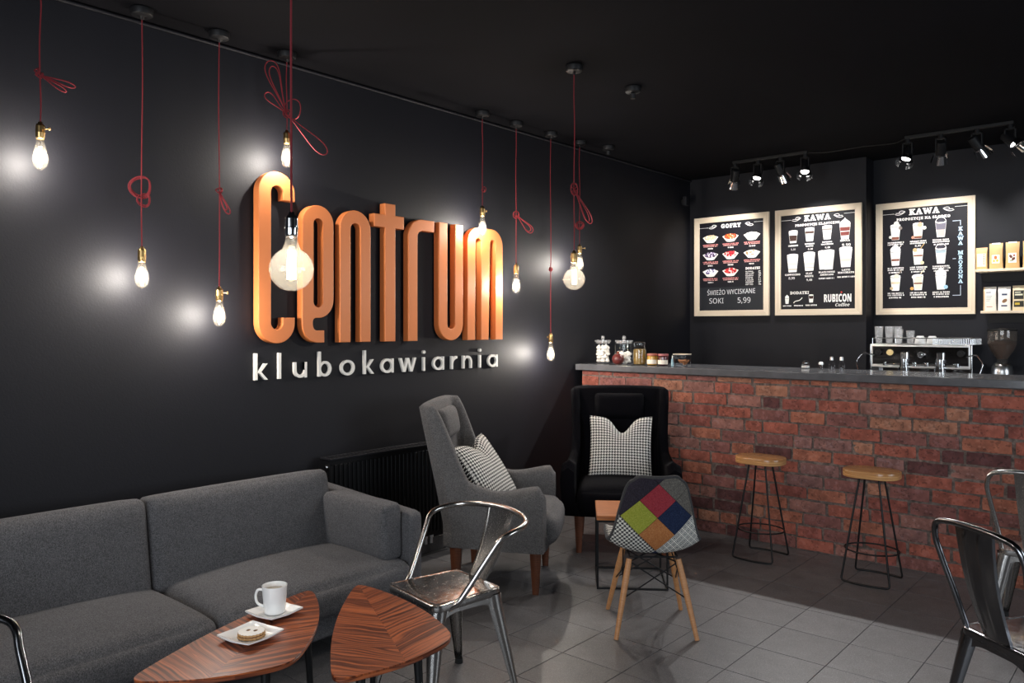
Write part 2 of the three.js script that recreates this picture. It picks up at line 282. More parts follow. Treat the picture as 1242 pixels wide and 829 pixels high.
// ---------------------------------------------------------------- brick bar and worktop
const BX0 = -3.95, BX1 = 0.5, BZ = -5.49, BH = 1.185;
{
  const b = thing('brick_bar', 'long bar counter faced with reclaimed red bricks and wide grey joints', 'bar', [0, 0, 0]);
  mesh('mortar_bed', boxUV(box(BX1 - BX0, BH, 0.42, (BX0 + BX1) / 2, BH / 2, BZ - 0.21)), M.mortar, b);
  const variant = (L) => {
    const g = new THREE.BoxGeometry(L, 0.074, 0.05, Math.max(3, Math.round(L / 0.05)), 2, 1), p = g.attributes.position, s = (rnd() * 1000) | 0;
    for (let i = 0; i < p.count; i++) {
      const x = p.getX(i), y = p.getY(i), z = p.getZ(i), n = (k) => hash(Math.round(x * 400), Math.round(y * 400), s + k) - 0.5; if (z < 0) continue;
      const e = (Math.abs(Math.abs(x) - L / 2) < 1e-4 ? 1 : 0) + (Math.abs(Math.abs(y) - 0.037) < 1e-4 ? 1 : 0);
      p.setXYZ(i, x + n(1) * 0.006 - Math.sign(x) * (e > 1 ? 0.0012 : 0), y + n(2) * 0.006 - Math.sign(y) * (e > 1 ? 0.001 : 0), z + n(3) * 0.004 - e * 0.0012);
    }
    const q = smooth(g); const c = toCreasedNormals(q, 0.7); return boxUV(c, 1.0, rnd(), rnd());
  };
  const lens = [0.248, 0.262, 0.235, 0.12, 0.165], V3 = lens.map((L) => [0, 1, 2, 3].map(() => variant(L)));
  const nC = 13, ch = BH / (nC + 0.5);
  for (let c = 0; c <= nC; c++) {
    let x = BX0 + 0.004, first = c % 2 === 1; const cut = c === nC, y = cut ? ch * (nC + 0.25) : ch * (c + 0.5);
    while (x < BX1 - 0.28) {
      const li = first ? 3 + ((rnd() * 2) | 0) : rnd() < 0.74 ? (rnd() * 3) | 0 : rnd() < 0.6 ? 3 : 4, L = lens[li], cx = x + L / 2; first = false;
      {
        const q = rnd(), mi = q < 0.2 ? 0 : q < 0.35 ? 1 : q < 0.52 ? 2 : q < 0.66 ? 3 : q < 0.76 ? 4 : q < 0.87 ? 5 : q < 0.93 ? 6 : 7;
        const o = mesh('brick', V3[li][(rnd() * 4) | 0], M.bricks[mi], b); o.position.set(cx, y + rr(-0.003, 0.003), BZ - 0.021 + rr(-0.002, 0.006)); o.rotation.z = cut ? 0 : rr(-0.008, 0.008); if (cut) o.scale.y = 0.42;
      }
      x += L + rr(0.012, 0.02);
    }
  }
  tag(mesh('worktop', boxUV(rbox(BX1 + 0.05 - BX0 + 0.04, 0.052, 0.62, 0.006, (BX0 - 0.04 + BX1 + 0.05) / 2, BH + 0.027, -5.44 - 0.31)), M.counter), 'dark grey stone worktop running along the top of the brick bar', 'worktop');
  const k = thing('back_counter', 'dark low counter against the wall carrying the coffee machine', 'counter', [0, 0, 0]);
  mesh('cabinet', box(3.4, 0.85, 0.5, -0.5, 0.425, -7.44), M.outer, k); mesh('counter_top', box(3.44, 0.04, 0.58, -0.5, 0.872, -7.405), M.counter, k);
}
const TOP = BH + 0.0535; // worktop surface

// ---------------------------------------------------------------- wall sign
{
  const wallLetter = (name, shape, depth, m, label, group, x, bev) => {
    const g = extrude(shape, depth, bev, 16, 2); g.computeBoundingBox(); const c = (g.boundingBox.min.x + g.boundingBox.max.x) / 2, y0 = g.boundingBox.min.y;
    g.translate(-c, -y0, 0); const o = mesh(name, g, m); o.position.set(x, y0, -c); o.rotation.y = Math.PI / 2; tag(o, label, 'letter', group); return o;
  };
  const S = () => new THREE.Shape(), PI = Math.PI, B = 1.457, X = 2.272, w = 0.079;
  const L = {};
  { // C
    const a = 2.404, b = 2.638, T = 2.43, R = (b - a) / 2, m = (a + b) / 2, r = R - w, s = S();
    s.moveTo(b, 2.272); s.lineTo(b, T - R); s.absarc(m, T - R, R, 0, PI, false); s.lineTo(a, B + R); s.absarc(m, B + R, R, PI, 2 * PI, false); s.lineTo(b, 1.604); s.lineTo(b - w, 1.604); s.lineTo(b - w, B + R);
    s.absarc(m, B + R, r, 0, -PI, true); s.lineTo(a + w, T - R); s.absarc(m, T - R, r, PI, 0, true); s.lineTo(b - w, 2.272); L.C = s;
  }
  { // e: closed bowl with a hooked foot
    const a = 2.688, b = 2.909, R = (b - a) / 2, m = (a + b) / 2, r = R - 0.073, s = S(), yb = 1.604;
    s.moveTo(a, B + R); s.lineTo(a, X - R); s.absarc(m, X - R, R, PI, 0, true); s.lineTo(b, yb + R); s.absarc(m, yb + R, R, 0, -PI / 2, true); s.lineTo(a + 0.073 + 0.03, yb);
    s.quadraticCurveTo(a + 0.073, yb, a + 0.073, yb - 0.028); s.quadraticCurveTo(a + 0.073, 1.53, a + 0.105, 1.53); s.lineTo(2.842, 1.53); s.lineTo(2.842, B); s.lineTo(a + R, B); s.absarc(m, B + R, R, -PI / 2, -PI, true);
    const h = new THREE.Path(); h.moveTo(m - r, 1.70); h.lineTo(m - r, X - R); h.absarc(m, X - R, r, PI, 0, true); h.lineTo(m + r, 1.70); h.absarc(m, 1.70, r, 0, -PI, true); s.holes.push(h); L.e = s;
  }
  const nShape = (a, b, t) => { const s = S(), R = (b - a) / 2, m = (a + b) / 2, r = R - w; s.moveTo(a, B); s.lineTo(a, t - R); s.absarc(m, t - R, R, PI, 0, true); s.lineTo(b, B); s.lineTo(b - w, B); s.lineTo(b - w, t - R); s.absarc(m, t - R, r, 0, PI, false); s.lineTo(a + w, B); return s; };
  L.n = nShape(2.957, 3.192, X);
  { const s = S(), a = 3.31, b = 3.396; s.moveTo(a, B); s.lineTo(a, 2.19); s.lineTo(3.222, 2.19); s.lineTo(3.222, X); s.lineTo(a, X); s.lineTo(a, 2.345); s.lineTo(b, 2.345); s.lineTo(b, X); s.lineTo(3.47, X); s.lineTo(3.47, 2.19); s.lineTo(b, 2.19); s.lineTo(b, B); L.t = s; }
  { const s = S(), a = 3.51, b = a + w + 0.004, R = 0.118; s.moveTo(a, B); s.lineTo(a, X - R); s.absarc(a + R, X - R, R, PI, PI / 2, true); s.lineTo(3.742, X); s.lineTo(3.742, 2.197); s.lineTo(a + R, 2.197); s.absarc(a + R, X - R, R - 0.079, PI / 2, PI, false); s.lineTo(b - 0.004, B); L.r = s; }
  { const s = S(), a = 3.789, b = 4.023, R = (b - a) / 2, m = (a + b) / 2, r = R - w; s.moveTo(a, X); s.lineTo(a, B + R); s.absarc(m, B + R, R, PI, 2 * PI, false); s.lineTo(b, X); s.lineTo(b - w, X); s.lineTo(b - w, B + R); s.absarc(m, B + R, r, 0, -PI, true); s.lineTo(a + w, X); L.u = s; }
  { // m: one wide arch, three stems
    const s = S(), a = 4.069, b = 4.447, R = 0.12, w2 = 0.079, c0 = 4.212, c1 = 4.291; s.moveTo(a, B); s.lineTo(a, X - R); s.absarc(a + R, X - R, R, PI, PI / 2, true); s.lineTo(b - R, X); s.absarc(b - R, X - R, R, PI / 2, 0, true); s.lineTo(b, B); s.lineTo(b - w2, B); s.lineTo(b - w2, 2.165); s.absarc(b - w2 - 0.03, 2.165, 0.03, 0, PI, false);
    s.lineTo(c1, B); s.lineTo(c0, B); s.lineTo(c0, 2.165); s.absarc(c0 - 0.03, 2.165, 0.03, 0, PI, false); s.lineTo(a + w2, B); L.m = s;
  }
  const nth = { C: 'capital letter C that begins the raised sign', e: 'letter e with a hooked foot in the raised sign', n: 'letter n between e and t in the raised sign', t: 'letter t with a short crossbar in the raised sign', r: 'letter r between t and u in the raised sign', u: 'letter u open at the top in the raised sign', m: 'three-stemmed letter m that ends the raised sign' };
  for (const k of 'Centrum') wallLetter('sign_letter', L[k], 0.056, M.orange, 'tall orange ' + nth[k], 'orange sign letters', RX0 + 0.012, 0.004);

  // small white geometric letters: strokes with a round or straight axis
  const BL = 1.252, xh = 0.092, as = 0.150, st = 0.0172;
  const rect = (x0, y0, x1, y1) => { const s = S(); s.moveTo(x0, y0); s.lineTo(x1, y0); s.lineTo(x1, y1); s.lineTo(x0, y1); return s; };
  const ring = (cx, cy, rx, ry) => { const s = S(); s.absellipse(cx, cy, rx, ry, 0, 2 * PI, false, 0); const h = new THREE.Path(); h.absellipse(cx, cy, rx - st, ry - st * 0.92, 0, 2 * PI, true, 0); s.holes.push(h); return s; };
  const slant = (x0, y0, x1, y1, t = st * 1.15) => { const s = S(); s.moveTo(x0, y0); s.lineTo(x0 + t, y0); s.lineTo(x1 + t, y1); s.lineTo(x1, y1); return s; };
  const archUp = (x0, x1, h) => { const s = S(), R = (x1 - x0) / 2, m = (x0 + x1) / 2; s.moveTo(x0, h - R); s.absarc(m, h - R, R, PI, 0, true); s.lineTo(x1, 0); s.lineTo(x1 - st, 0); s.lineTo(x1 - st, h - R); s.absarc(m, h - R, R - st, 0, PI, false); return s; };
  const glyph = {
    k: (W) => [rect(0, 0, st, as), slant(W - st * 1.25, 0, st * 0.9, xh * 0.56), slant(st * 0.9, xh * 0.42, W - st * 1.35, xh)],
    l: () => [rect(0, 0, st, as)],
    u: (W) => { const s = S(), R = W / 2; s.moveTo(0, xh); s.lineTo(0, R); s.absarc(R, R, R, PI, 2 * PI, false); s.lineTo(W, xh); s.lineTo(W - st, xh); s.lineTo(W - st, R); s.absarc(R, R, R - st, 0, -PI, true); s.lineTo(st, xh); return [s, rect(W - st, 0, W, xh)]; },
    b: (W) => [rect(0, 0, st, as), ring(W / 2, xh / 2, W / 2, xh / 2 + 0.001)],
    o: (W) => [ring(W / 2, xh / 2, W / 2, xh / 2 + 0.002)],
    a: (W) => [ring(W / 2, xh / 2, W / 2, xh / 2 + 0.001), rect(W - st, 0, W, xh)],
    w: (W) => [slant(W * 0.22, 0, 0, xh), slant(W * 0.22, 0, W * 0.43, xh), slant(W * 0.64, 0, W * 0.43, xh), slant(W * 0.64, 0, W - st * 1.1, xh)],
    i: () => { const d = S(); d.absarc(st / 2, xh + 0.036, st * 0.68, 0, 2 * PI, false); return [rect(0, 0, st, xh), d]; },
    r: (W) => { const s = S(), R = W * 0.95; s.moveTo(0, xh - R); s.absarc(R, xh - R, R, PI, PI * 0.5, true); s.lineTo(R, xh - st); s.absarc(R, xh - R, R - st, PI * 0.5, PI, false); return [rect(0, 0, st, xh), s]; },
    n: (W) => [rect(0, 0, st, xh), archUp(0, W, xh)],
  };
  const word = [['k', 2.409, 2.494, 'first letter k before l'], ['l', 2.561, 0, 'letter l between k and u'], ['u', 2.664, 2.753, 'letter u between l and b'], ['b', 2.835, 2.929, 'letter b between u and o'], ['o', 2.997, 3.106, 'round letter o between b and k'], ['k', 3.177, 3.26, 'second letter k before a'], ['a', 3.318, 3.423, 'letter a between k and w'], ['w', 3.474, 3.621, 'letter w between a and i'], ['i', 3.686, 0, 'dotted letter i between w and a'], ['a', 3.777, 3.884, 'letter a between i and r'], ['r', 3.955, 4.017, 'letter r between a and n'], ['n', 4.072, 4.167, 'letter n between r and i'], ['i', 4.245, 0, 'dotted letter i between n and the last a'], ['a', 4.339, 4.445, 'last letter a of the word']];
  for (const [ch, u0, u1, lab] of word) {
    const W = u1 ? u1 - u0 : st, g = merge(glyph[ch](W).map((s, k) => extrude(s, 0.018 + k * 0.0002, 0, 14).translate(-W / 2, 0, 0)));
    const o = mesh('small_sign_letter', g, M.white); o.position.set(RX0 + 0.002, BL, -(u0 + W / 2)); o.rotation.y = PI / 2; tag(o, 'small white ' + lab + ', under the orange sign', 'letter', 'white letters under the sign');
  }
}

// ---------------------------------------------------------------- pendant bulbs
const AX = [0.757, -0.653]; // direction in which the cord loops spread
const loopPts = (f, n, c) => { const o = []; for (let i = 0; i < n; i++) { const [a, b, d] = f(i / n); o.push(V(AX[0] * (a + c[0]) - AX[1] * -1 * 0 + (d ?? 0) * 0.65, b + c[1], AX[1] * (a + c[0]) + (d ?? 0) * 0.75)); } return o; };
const PI2 = Math.PI * 2;
const circ = (r, cx, cy, dz = 0, sq = 1) => (t) => [cx + r * Math.cos(t * PI2), cy + r * sq * Math.sin(t * PI2), dz * Math.cos(t * PI2 * 2)];
// a teardrop loop from the knot to a far end
const drop = (ax, ay, w) => (t) => { const s = Math.sin(t * Math.PI), k = Math.pow(s, 0.9), side = Math.sin(t * PI2) * w * (0.35 + 0.65 * s); const l = Math.hypot(ax, ay); return [ax * k - ay / l * side, ay * k + ax / l * side, 0.008 * Math.sin(t * 9)]; };
const KNOTS = {
  tail: [[drop(0.15, -0.05, 0.012)], [drop(0.11, -0.07, 0.010)], [circ(0.011, 0, 0, 0.006)], [circ(0.016, 0, 0.002, 0.008, 0.6)], [drop(-0.02, 0.03, 0.01)]],
  coil: [[circ(0.052, -0.008, 0.0, 0.01)], [circ(0.046, -0.004, 0.004, 0.012)], [circ(0.049, 0.0, -0.004, 0.016)], [circ(0.032, 0.012, -0.064, 0.01)], [circ(0.028, 0.012, -0.060, 0.012)]],
  short: [[drop(0.05, -0.12, 0.016)], [drop(0.035, -0.10, 0.012)], [circ(0.013, 0, 0, 0.008)], [circ(0.017, 0.002, 0.002, 0.008, 0.7)]],
  bow: [[drop(-0.10, 0.30, 0.045)], [drop(-0.085, 0.27, 0.03)], [drop(-0.12, 0.12, 0.025)], [drop(0.22, -0.22, 0.035)], [circ(0.045, 0.035, 0.03, 0.01, 1.25)], [circ(0.018, 0, 0, 0.01)], [circ(0.022, 0.004, 0.01, 0.01, 0.7)]],
  wiggle: [[circ(0.014, 0.012, 0, 0.006, 1.3)], [circ(0.010, 0.006, -0.006, 0.006)]],
  hang: [[circ(0.022, 0, 0.0, 0.008, 1.2)], [circ(0.018, 0.002, 0.006, 0.008)], [drop(0.12, -0.13, 0.03)], [drop(0.105, -0.12, 0.022)]],
  small: [[circ(0.013, 0.0, 0.0, 0.008, 1.2)], [circ(0.010, 0.002, 0.004, 0.006)], [circ(0.012, -0.002, -0.006, 0.006, 0.8)]],
  long: [[circ(0.020, 0, 0.0, 0.01, 1.6)], [circ(0.016, 0, 0.02, 0.008)], [circ(0.016, 0.004, -0.02, 0.008)], [drop(0.10, -0.20, 0.022)], [drop(0.085, -0.19, 0.016)]],
  ball: [[circ(0.034, 0.002, 0, 0.02)], [circ(0.030, -0.002, 0.004, 0.025, 0.9)], [circ(0.036, 0, -0.002, 0.012, 0.8)], [circ(0.026, 0.003, 0.003, 0.03, 1.1)], [circ(0.02, 0, 0, 0.03)]],
  none: [],
};
const ROSE = lathe([[0.001, 0], [0.05, 0], [0.052, -0.004], [0.05, -0.03], [0.044, -0.036], [0.012, -0.038], [0.008, -0.05], [0.004, -0.055], [0.001, -0.055]], 28);
const bulbLightColor = new THREE.Color().setRGB(1.0, 0.92, 0.83);
function filamentMat(k) { return std(0x000000, 1, { emissive: new THREE.Color().setRGB(1.0, 0.74, 0.42), emissiveIntensity: k }); }
const FIL = filamentMat(42), FILG = filamentMat(30);
function pendant({ x, z, base, len, knot, ky, globe, label, group, power, turn = 0, chromeHolder }) {
  const r = globe ? 0.0635 : 0.0315, gl = globe ? 0.165 : len, sockY = base + gl, t = thing('pendant_lamp', label, 'pendant lamp', [x, base, z], 0, group);
  mesh('ceiling_rose', ROSE.clone().translate(0, CE - 0.001 - base, 0), M.blackPlastic, t);
  // cord from the rose to the lampholder, with its knot
  const yTop = CE - 0.05 - base, yS = gl + 0.062, pts = [V(0, yTop, 0)], wob = rr(0, 6);
  for (let i = 1; i < 8; i++) { const k = i / 8; pts.push(V(0.004 * Math.sin(k * 9 + wob), yTop + (yS - yTop) * k, 0.004 * Math.cos(k * 7 + wob))); } pts.push(V(0, yS, 0));
  const cg = [tube(pts, 0.0032, 60, 6)];
  for (const [f] of KNOTS[knot]) cg.push(tube(loopPts(f, 28, [0, ky - base]), 0.0032, 72, 6, true));
  mesh('cord', merge(cg), M.cord, t);
  const s = mesh('lamp_holder', lathe([[0.001, 0.066], [0.008, 0.066], [0.010, 0.058], [0.017, 0.052], [0.0185, 0.046], [0.0185, 0.022], [0.020, 0.020], [0.020, 0.016], [0.0185, 0.014], [0.0185, 0.002], [0.0165, -0.004], [0.015, -0.01], [0.001, -0.01]], 24).translate(0, gl, 0), chromeHolder ? M.chrome : M.brass, t);
  const ka = turn; if (!chromeHolder) mesh('switch_knob', merge([bar(V(0, 0, 0), V(0.03, 0, 0), 0.0025, 0.0025, 8), rbox(0.006, 0.014, 0.010, 0.002, 0.032, 0, 0)]).rotateY(ka).translate(0.012 * Math.cos(ka), gl + 0.034, -0.012 * Math.sin(ka)), M.brass, s);
  const prof = globe ? (() => { const o = [[0.0005, 0.001]]; for (let i = 1; i <= 22; i++) { const a = -Math.PI / 2 + i / 22 * 2.72; o.push([r * Math.cos(a), r + r * Math.sin(a)]); } o.push([0.024, 0.130], [0.020, 0.138], [0.0175, 0.15], [0.0165, gl]); return o; })()
    : [[0.0005, 0], [0.008, 0.001], [0.017, 0.006], [0.0255, 0.018], [0.030, 0.033], [r, 0.045], [0.030, 0.060], [0.0262, 0.078], [0.022, 0.095], [0.0185, 0.110], [0.0162, 0.125], [0.0155, gl]].map(([a, b]) => [a, b * 1]);
  mesh('bulb', lathe(prof, 28), globe ? M.globeGlass : M.bulbGlass, t);
  // squirrel-cage filament on its glass stem
  const fy0 = globe ? 0.035 : 0.022, fy1 = globe ? 0.118 : 0.100, fr = globe ? 0.011 : 0.0062, ft = [], n = 6;
  for (let k = 0; k < n; k++) { const a = k / n * PI2, b = (k + 0.5) / n * PI2; ft.push(bar(V(fr * Math.cos(a), fy0, fr * Math.sin(a)), V(fr * 0.9 * Math.cos(b), fy1, fr * 0.9 * Math.sin(b)), globe ? 0.0032 : 0.002, globe ? 0.0032 : 0.002, 6)); }
  const fi = mesh('filament', merge(ft), globe ? FILG : FIL, t); fi.castShadow = false;
  mesh('filament_stem', bar(V(0, fy1 - 0.02, 0), V(0, gl, 0), 0.0018, 0.005, 8), M.glass, t);
  const L = new THREE.PointLight(bulbLightColor, power, 0, 2); L.position.set(0, (fy0 + fy1) / 2, 0); L.shadow.radius = 0.5; L.castShadow = true; t.add(L);
  return t;
}
const PA = -3.84, GP = 'pendant bulbs along the sign wall', PW = 1.25;
pendant({ x: PA, z: -1.277, base: 2.241, len: 0.145, knot: 'tail', ky: 2.657, label: 'pendant bulb whose knotted red cord has a short sideways tail', group: GP, power: PW, turn: 0.6 });
pendant({ x: PA, z: -1.720, base: 1.737, len: 0.135, knot: 'coil', ky: 2.226, label: 'pendant bulb hung under round coiled rings of red cord', group: GP, power: PW, turn: 2.6 });
pendant({ x: PA, z: -2.119, base: 1.554, len: 0.14, knot: 'short', ky: 2.26, label: 'lowest pendant bulb beside the orange C, short cord loop above', group: GP, power: PW, turn: 0.6 });
pendant({ x: PA, z: -2.523, base: 2.443, len: 0.14, knot: 'bow', ky: 2.74, label: 'high pendant bulb above the orange C under a big bow of red cord', group: GP, power: PW, turn: 2.6 });
pendant({ x: PA, z: -4.124, base: 2.197, len: 0.15, knot: 'wiggle', ky: 2.531, label: 'pendant bulb hanging in front of the orange m', group: GP, power: PW, turn: 1.6 });
pendant({ x: PA, z: -4.494, base: 1.803, len: 0.155, knot: 'hang', ky: 2.39, label: 'pendant bulb right after the orange m with a drooping cord loop', group: GP, power: PW, turn: 2.6 });
pendant({ x: PA, z: -4.913, base: 1.282, len: 0.155, knot: 'small', ky: 2.006, label: 'lowest pendant bulb of all, on a long cord before the bar', group: GP, power: PW, turn: 2.8 });
pendant({ x: PA, z: -5.299, base: 2.015, len: 0.15, knot: 'ball', ky: 2.39, label: 'pendant bulb under a tight red ball of cord near the bar', group: GP, power: PW, turn: 0.5 });
pendant({ x: -1.997, z: -1.328, base: 1.655, globe: true, knot: 'none', ky: 2.3, label: 'large round globe bulb with chrome holder hanging before the orange C', group: 'globe pendant bulbs', power: 1.3, turn: 1.5, chromeHolder: true });
pendant({ x: -2.757, z: -3.75, base: 1.768, globe: true, knot: 'long', ky: 2.36, label: 'round globe bulb with brass holder and long cord loop near the bar', group: 'globe pendant bulbs', power: 1.3, turn: 2.6 });
for (const [x, z, l] of [[-2.72, -4.33, 'black ceiling rose without a lamp nearer the room middle'], [-3.76, -5.6, 'black ceiling rose without a lamp next to the sign wall']]) { const o = mesh('ceiling_rose', merge([ROSE.clone(), cyl(0.02, 0.016, 0.03, 0, -0.06, 0)]), M.blackPlastic); o.position.set(x, CE - 0.001, z); tag(o, l, 'ceiling rose'); }

// ---------------------------------------------------------------- spotlight tracks
{
  const lensOn = std(0xffffff, 1, { emissive: new THREE.Color().setRGB(1, 0.96, 0.9), emissiveIntensity: 9 });
  const flapG = (() => { const g = surf(10, 3, (u, v) => { const a = (u - 0.5) * 1.25, rad = 0.036 + 0.012 * v; return V(rad * Math.sin(a), -0.03 - 0.045 * v, rad * Math.cos(a)); }); return g; })();
  function track(x0, x1, z, heads, label) {
    const t = thing('spotlight_track', label, 'track light', [(x0 + x1) / 2, CE - 0.001, z]);
    const L = x1 - x0; mesh('rail', rbox(L, 0.026, 0.034, 0.004, 0, -0.013, 0), M.blackMetal, t);
    heads.forEach(({ at, dir, power, angle }) => {
      const hx = at * L - L / 2, h = new THREE.Group(); h.name = 'spot_head'; h.position.set(hx, -0.026, 0); h.scale.setScalar(1.4); t.add(h);
      mesh('stem', merge([cyl(0.012, 0.014, 0.03, 0, -0.012, 0), box(0.006, 0.07, 0.02, -0.024, -0.055, 0), box(0.006, 0.07, 0.02, 0.024, -0.055, 0), box(0.054, 0.006, 0.02, 0, -0.023, 0)]), M.blackPlastic, h);
      const q = new THREE.Quaternion().setFromUnitVectors(V(0, -1, 0), V(...dir).normalize()), c = V(0, -0.085, 0);
      const put = (n, g, m) => mesh(n, g.applyQuaternion(q).translate(c.x, c.y, c.z), m, h);
      put('housing', lathe([[0.001, 0.05], [0.02, 0.05], [0.024, 0.046], [0.024, 0.0], [0.026, -0.006], [0.028, -0.026], [0.024, -0.026], [0.022, -0.004], [0.001, 0]], 20), M.blackPlastic);
      put('reflector', lathe([[0.012, -0.004], [0.02, -0.016], [0.0245, -0.034], [0.0255, -0.034], [0.0215, -0.016], [0.0135, -0.004]], 20), M.chrome);
      for (let k = 0; k < 3; k++) put('shade_flap', flapG.clone().rotateY(k / 3 * PI2 + 0.5), M.chrome);
      put('lens', cyl(0.02, 0.02, 0.004, 0, -0.022, 0, 20), lensOn);
      const d = V(...dir).normalize(), s = new THREE.SpotLight(new THREE.Color().setRGB(1, 0.98, 0.96), power, 0, angle, 0.7, 2);
      const p = c.clone().add(d.clone().multiplyScalar(0.03)); s.position.copy(p); s.target.position.copy(p.clone().add(d)); s.shadow.radius = 1; s.castShadow = true; h.add(s, s.target);
    });
  }
  track(-3.24, -2.55, -6.88, [{ at: 0.03, dir: [-0.5, -1, -0.62], power: 6, angle: 0.75 }, { at: 0.35, dir: [0.1, -1, 0.75], power: 7, angle: 1.0 }, { at: 0.65, dir: [0.25, -1, -0.62], power: 6, angle: 0.75 }, { at: 0.97, dir: [0.2, -1, 0.75], power: 7, angle: 1.0 }], 'black ceiling track of four spotlights above the two left menu boards');
  track(-1.77, -1.02, -6.88, [{ at: 0.03, dir: [-0.1, -1, 0.75], power: 9, angle: 1.0 }, { at: 0.35, dir: [-0.25, -1, -0.8], power: 7, angle: 0.75 }, { at: 0.68, dir: [0.55, -1, -0.62], power: 4.5, angle: 0.8 }, { at: 0.97, dir: [0.75, -0.8, 0.35], power: 7, angle: 0.9 }], 'black ceiling track of four spotlights above the shelves and coffee machine');
  tag(mesh('power_cable', tube([V(-2.54, CE - 0.02, -6.88), V(-2.4, CE - 0.035, -6.9), V(-2.1, CE - 0.02, -6.95), V(-1.85, CE - 0.035, -6.92), V(-1.77, CE - 0.02, -6.88)], 0.004, 40, 6), M.blackPlastic), 'thin black cable linking the two spotlight tracks', 'cable');
}

// ---------------------------------------------------------------- menu boards
const BW = 0.80, BHH = 1.012, FRW = 0.057;
const ink = '#ece9e2';
function menuPaint(draw) { return canvasTex(800, 1060, (c, w, h) => { c.fillStyle = '#121118'; c.fillRect(0, 0, w, h); c.textAlign = 'center'; c.textBaseline = 'middle'; draw(c, w, h); }); }
function slab(c, s, x, y, size, col = ink, sp = 0) { c.font = `bold ${size}px serif`; c.fillStyle = col; c.strokeStyle = col; c.lineWidth = size * 0.075; c.lineJoin = 'round'; const W = [...s].reduce((t, q) => t + c.measureText(q).width + sp, -sp); let cx = x - W / 2; c.textAlign = 'left'; for (const q of s) { c.fillText(q, cx, y); c.strokeText(q, cx, y); cx += c.measureText(q).width + sp; } c.textAlign = 'center'; }
function ornament(c, x, y, s, flip) { c.save(); c.translate(x, y); c.scale(flip ? -s : s, s); c.strokeStyle = ink; c.lineWidth = 7; c.beginPath(); c.moveTo(-55, 12); c.bezierCurveTo(-20, 34, 20, 20, 52, -10); c.bezierCurveTo(20, -34, -20, -20, -8, 2); c.stroke(); c.beginPath(); c.moveTo(-48, 4); c.bezierCurveTo(-20, -6, 0, 16, 40, -8); c.stroke(); c.restore(); }
function header(c, w, title, y, size) { slab(c, title, w / 2, y, size, ink, 5); c.strokeStyle = ink; c.lineWidth = 4; c.beginPath(); c.moveTo(0, y + 6); c.lineTo(w * 0.15, y + 6); c.moveTo(w * 0.85, y - 18); c.lineTo(w, y - 18); c.stroke(); ornament(c, w * 0.22, y, 0.9, false); ornament(c, w * 0.78, y, 0.9, true); }
// printing too small to read in the picture: rows of short strokes
function smallPrint(c, x, y, width, size, col) { c.fillStyle = col; let p = -width / 2; while (p < width / 2) { const l = 4 + rnd() * 8; c.fillRect(x + p, y - size / 2 + rnd() * 2, l, size); p += l + 3 + (rnd() < 0.15 ? 7 : 0); } }
function priceTxt(c, s, x, y, size = 27, col = ink) { c.font = `bold ${size}px serif`; c.fillStyle = col; c.fillText(s, x, y); }
function caption(c, s, x, y, size = 21) { c.font = `bold ${size}px serif`; c.fillStyle = ink; c.strokeStyle = ink; c.lineWidth = 1.4; c.fillText(s, x, y); c.strokeText(s, x, y); }
function cupPic(c, x, y, wt, h, o = {}) {
  const wb = wt * 0.68, top = y - h / 2, bot = y + h / 2; c.fillStyle = o.fill ?? '#eceae4'; c.strokeStyle = '#f4f2ec'; c.lineWidth = 5; c.beginPath(); c.moveTo(x - wt / 2, top); c.lineTo(x + wt / 2, top); c.lineTo(x + wb / 2, bot); c.lineTo(x - wb / 2, bot); c.closePath(); c.fill(); c.stroke();
  const at = (k) => wt / 2 + (wb / 2 - wt / 2) * k; for (const [k0, k1, col] of o.bands ?? []) { c.fillStyle = col; c.beginPath(); c.moveTo(x - at(k0), top + h * k0); c.lineTo(x + at(k0), top + h * k0); c.lineTo(x + at(k1), top + h * k1); c.lineTo(x - at(k1), top + h * k1); c.fill(); }
  c.fillStyle = '#f6f4ee'; c.strokeStyle = '#1a1820'; c.lineWidth = 3; c.beginPath(); c.ellipse(x, top, wt / 2 + 3, h * 0.085 + 3, 0, 0, PI2); c.fill(); c.stroke();
  if (o.cream) { c.fillStyle = '#f7f5ef'; c.beginPath(); c.moveTo(x - wt / 2, top); c.bezierCurveTo(x - wt * 0.62, top - h * 0.3, x - wt * 0.1, top - h * 0.3, x, top - h * 0.55); c.bezierCurveTo(x + wt * 0.1, top - h * 0.3, x + wt * 0.62, top - h * 0.3, x + wt / 2, top); c.fill(); }
  if (o.dome) { c.strokeStyle = '#e9e7e2'; c.lineWidth = 6; c.beginPath(); c.arc(x, top, wt * 0.5, Math.PI, 0); c.stroke(); c.fillStyle = '#3d3b46'; c.beginPath(); c.arc(x, top, wt * 0.36, Math.PI, 0); c.fill(); }
  if (o.straw) { c.strokeStyle = o.straw; c.lineWidth = 7; c.beginPath(); c.moveTo(x + wt * 0.15, top); c.lineTo(x + wt * 0.6, top - h * 0.4); c.stroke(); }
  for (const [dx, dy, r, col] of o.bits ?? []) { c.fillStyle = col; c.beginPath(); c.arc(x + dx * wt, y + dy * h, r, 0, PI2); c.fill(); }
}
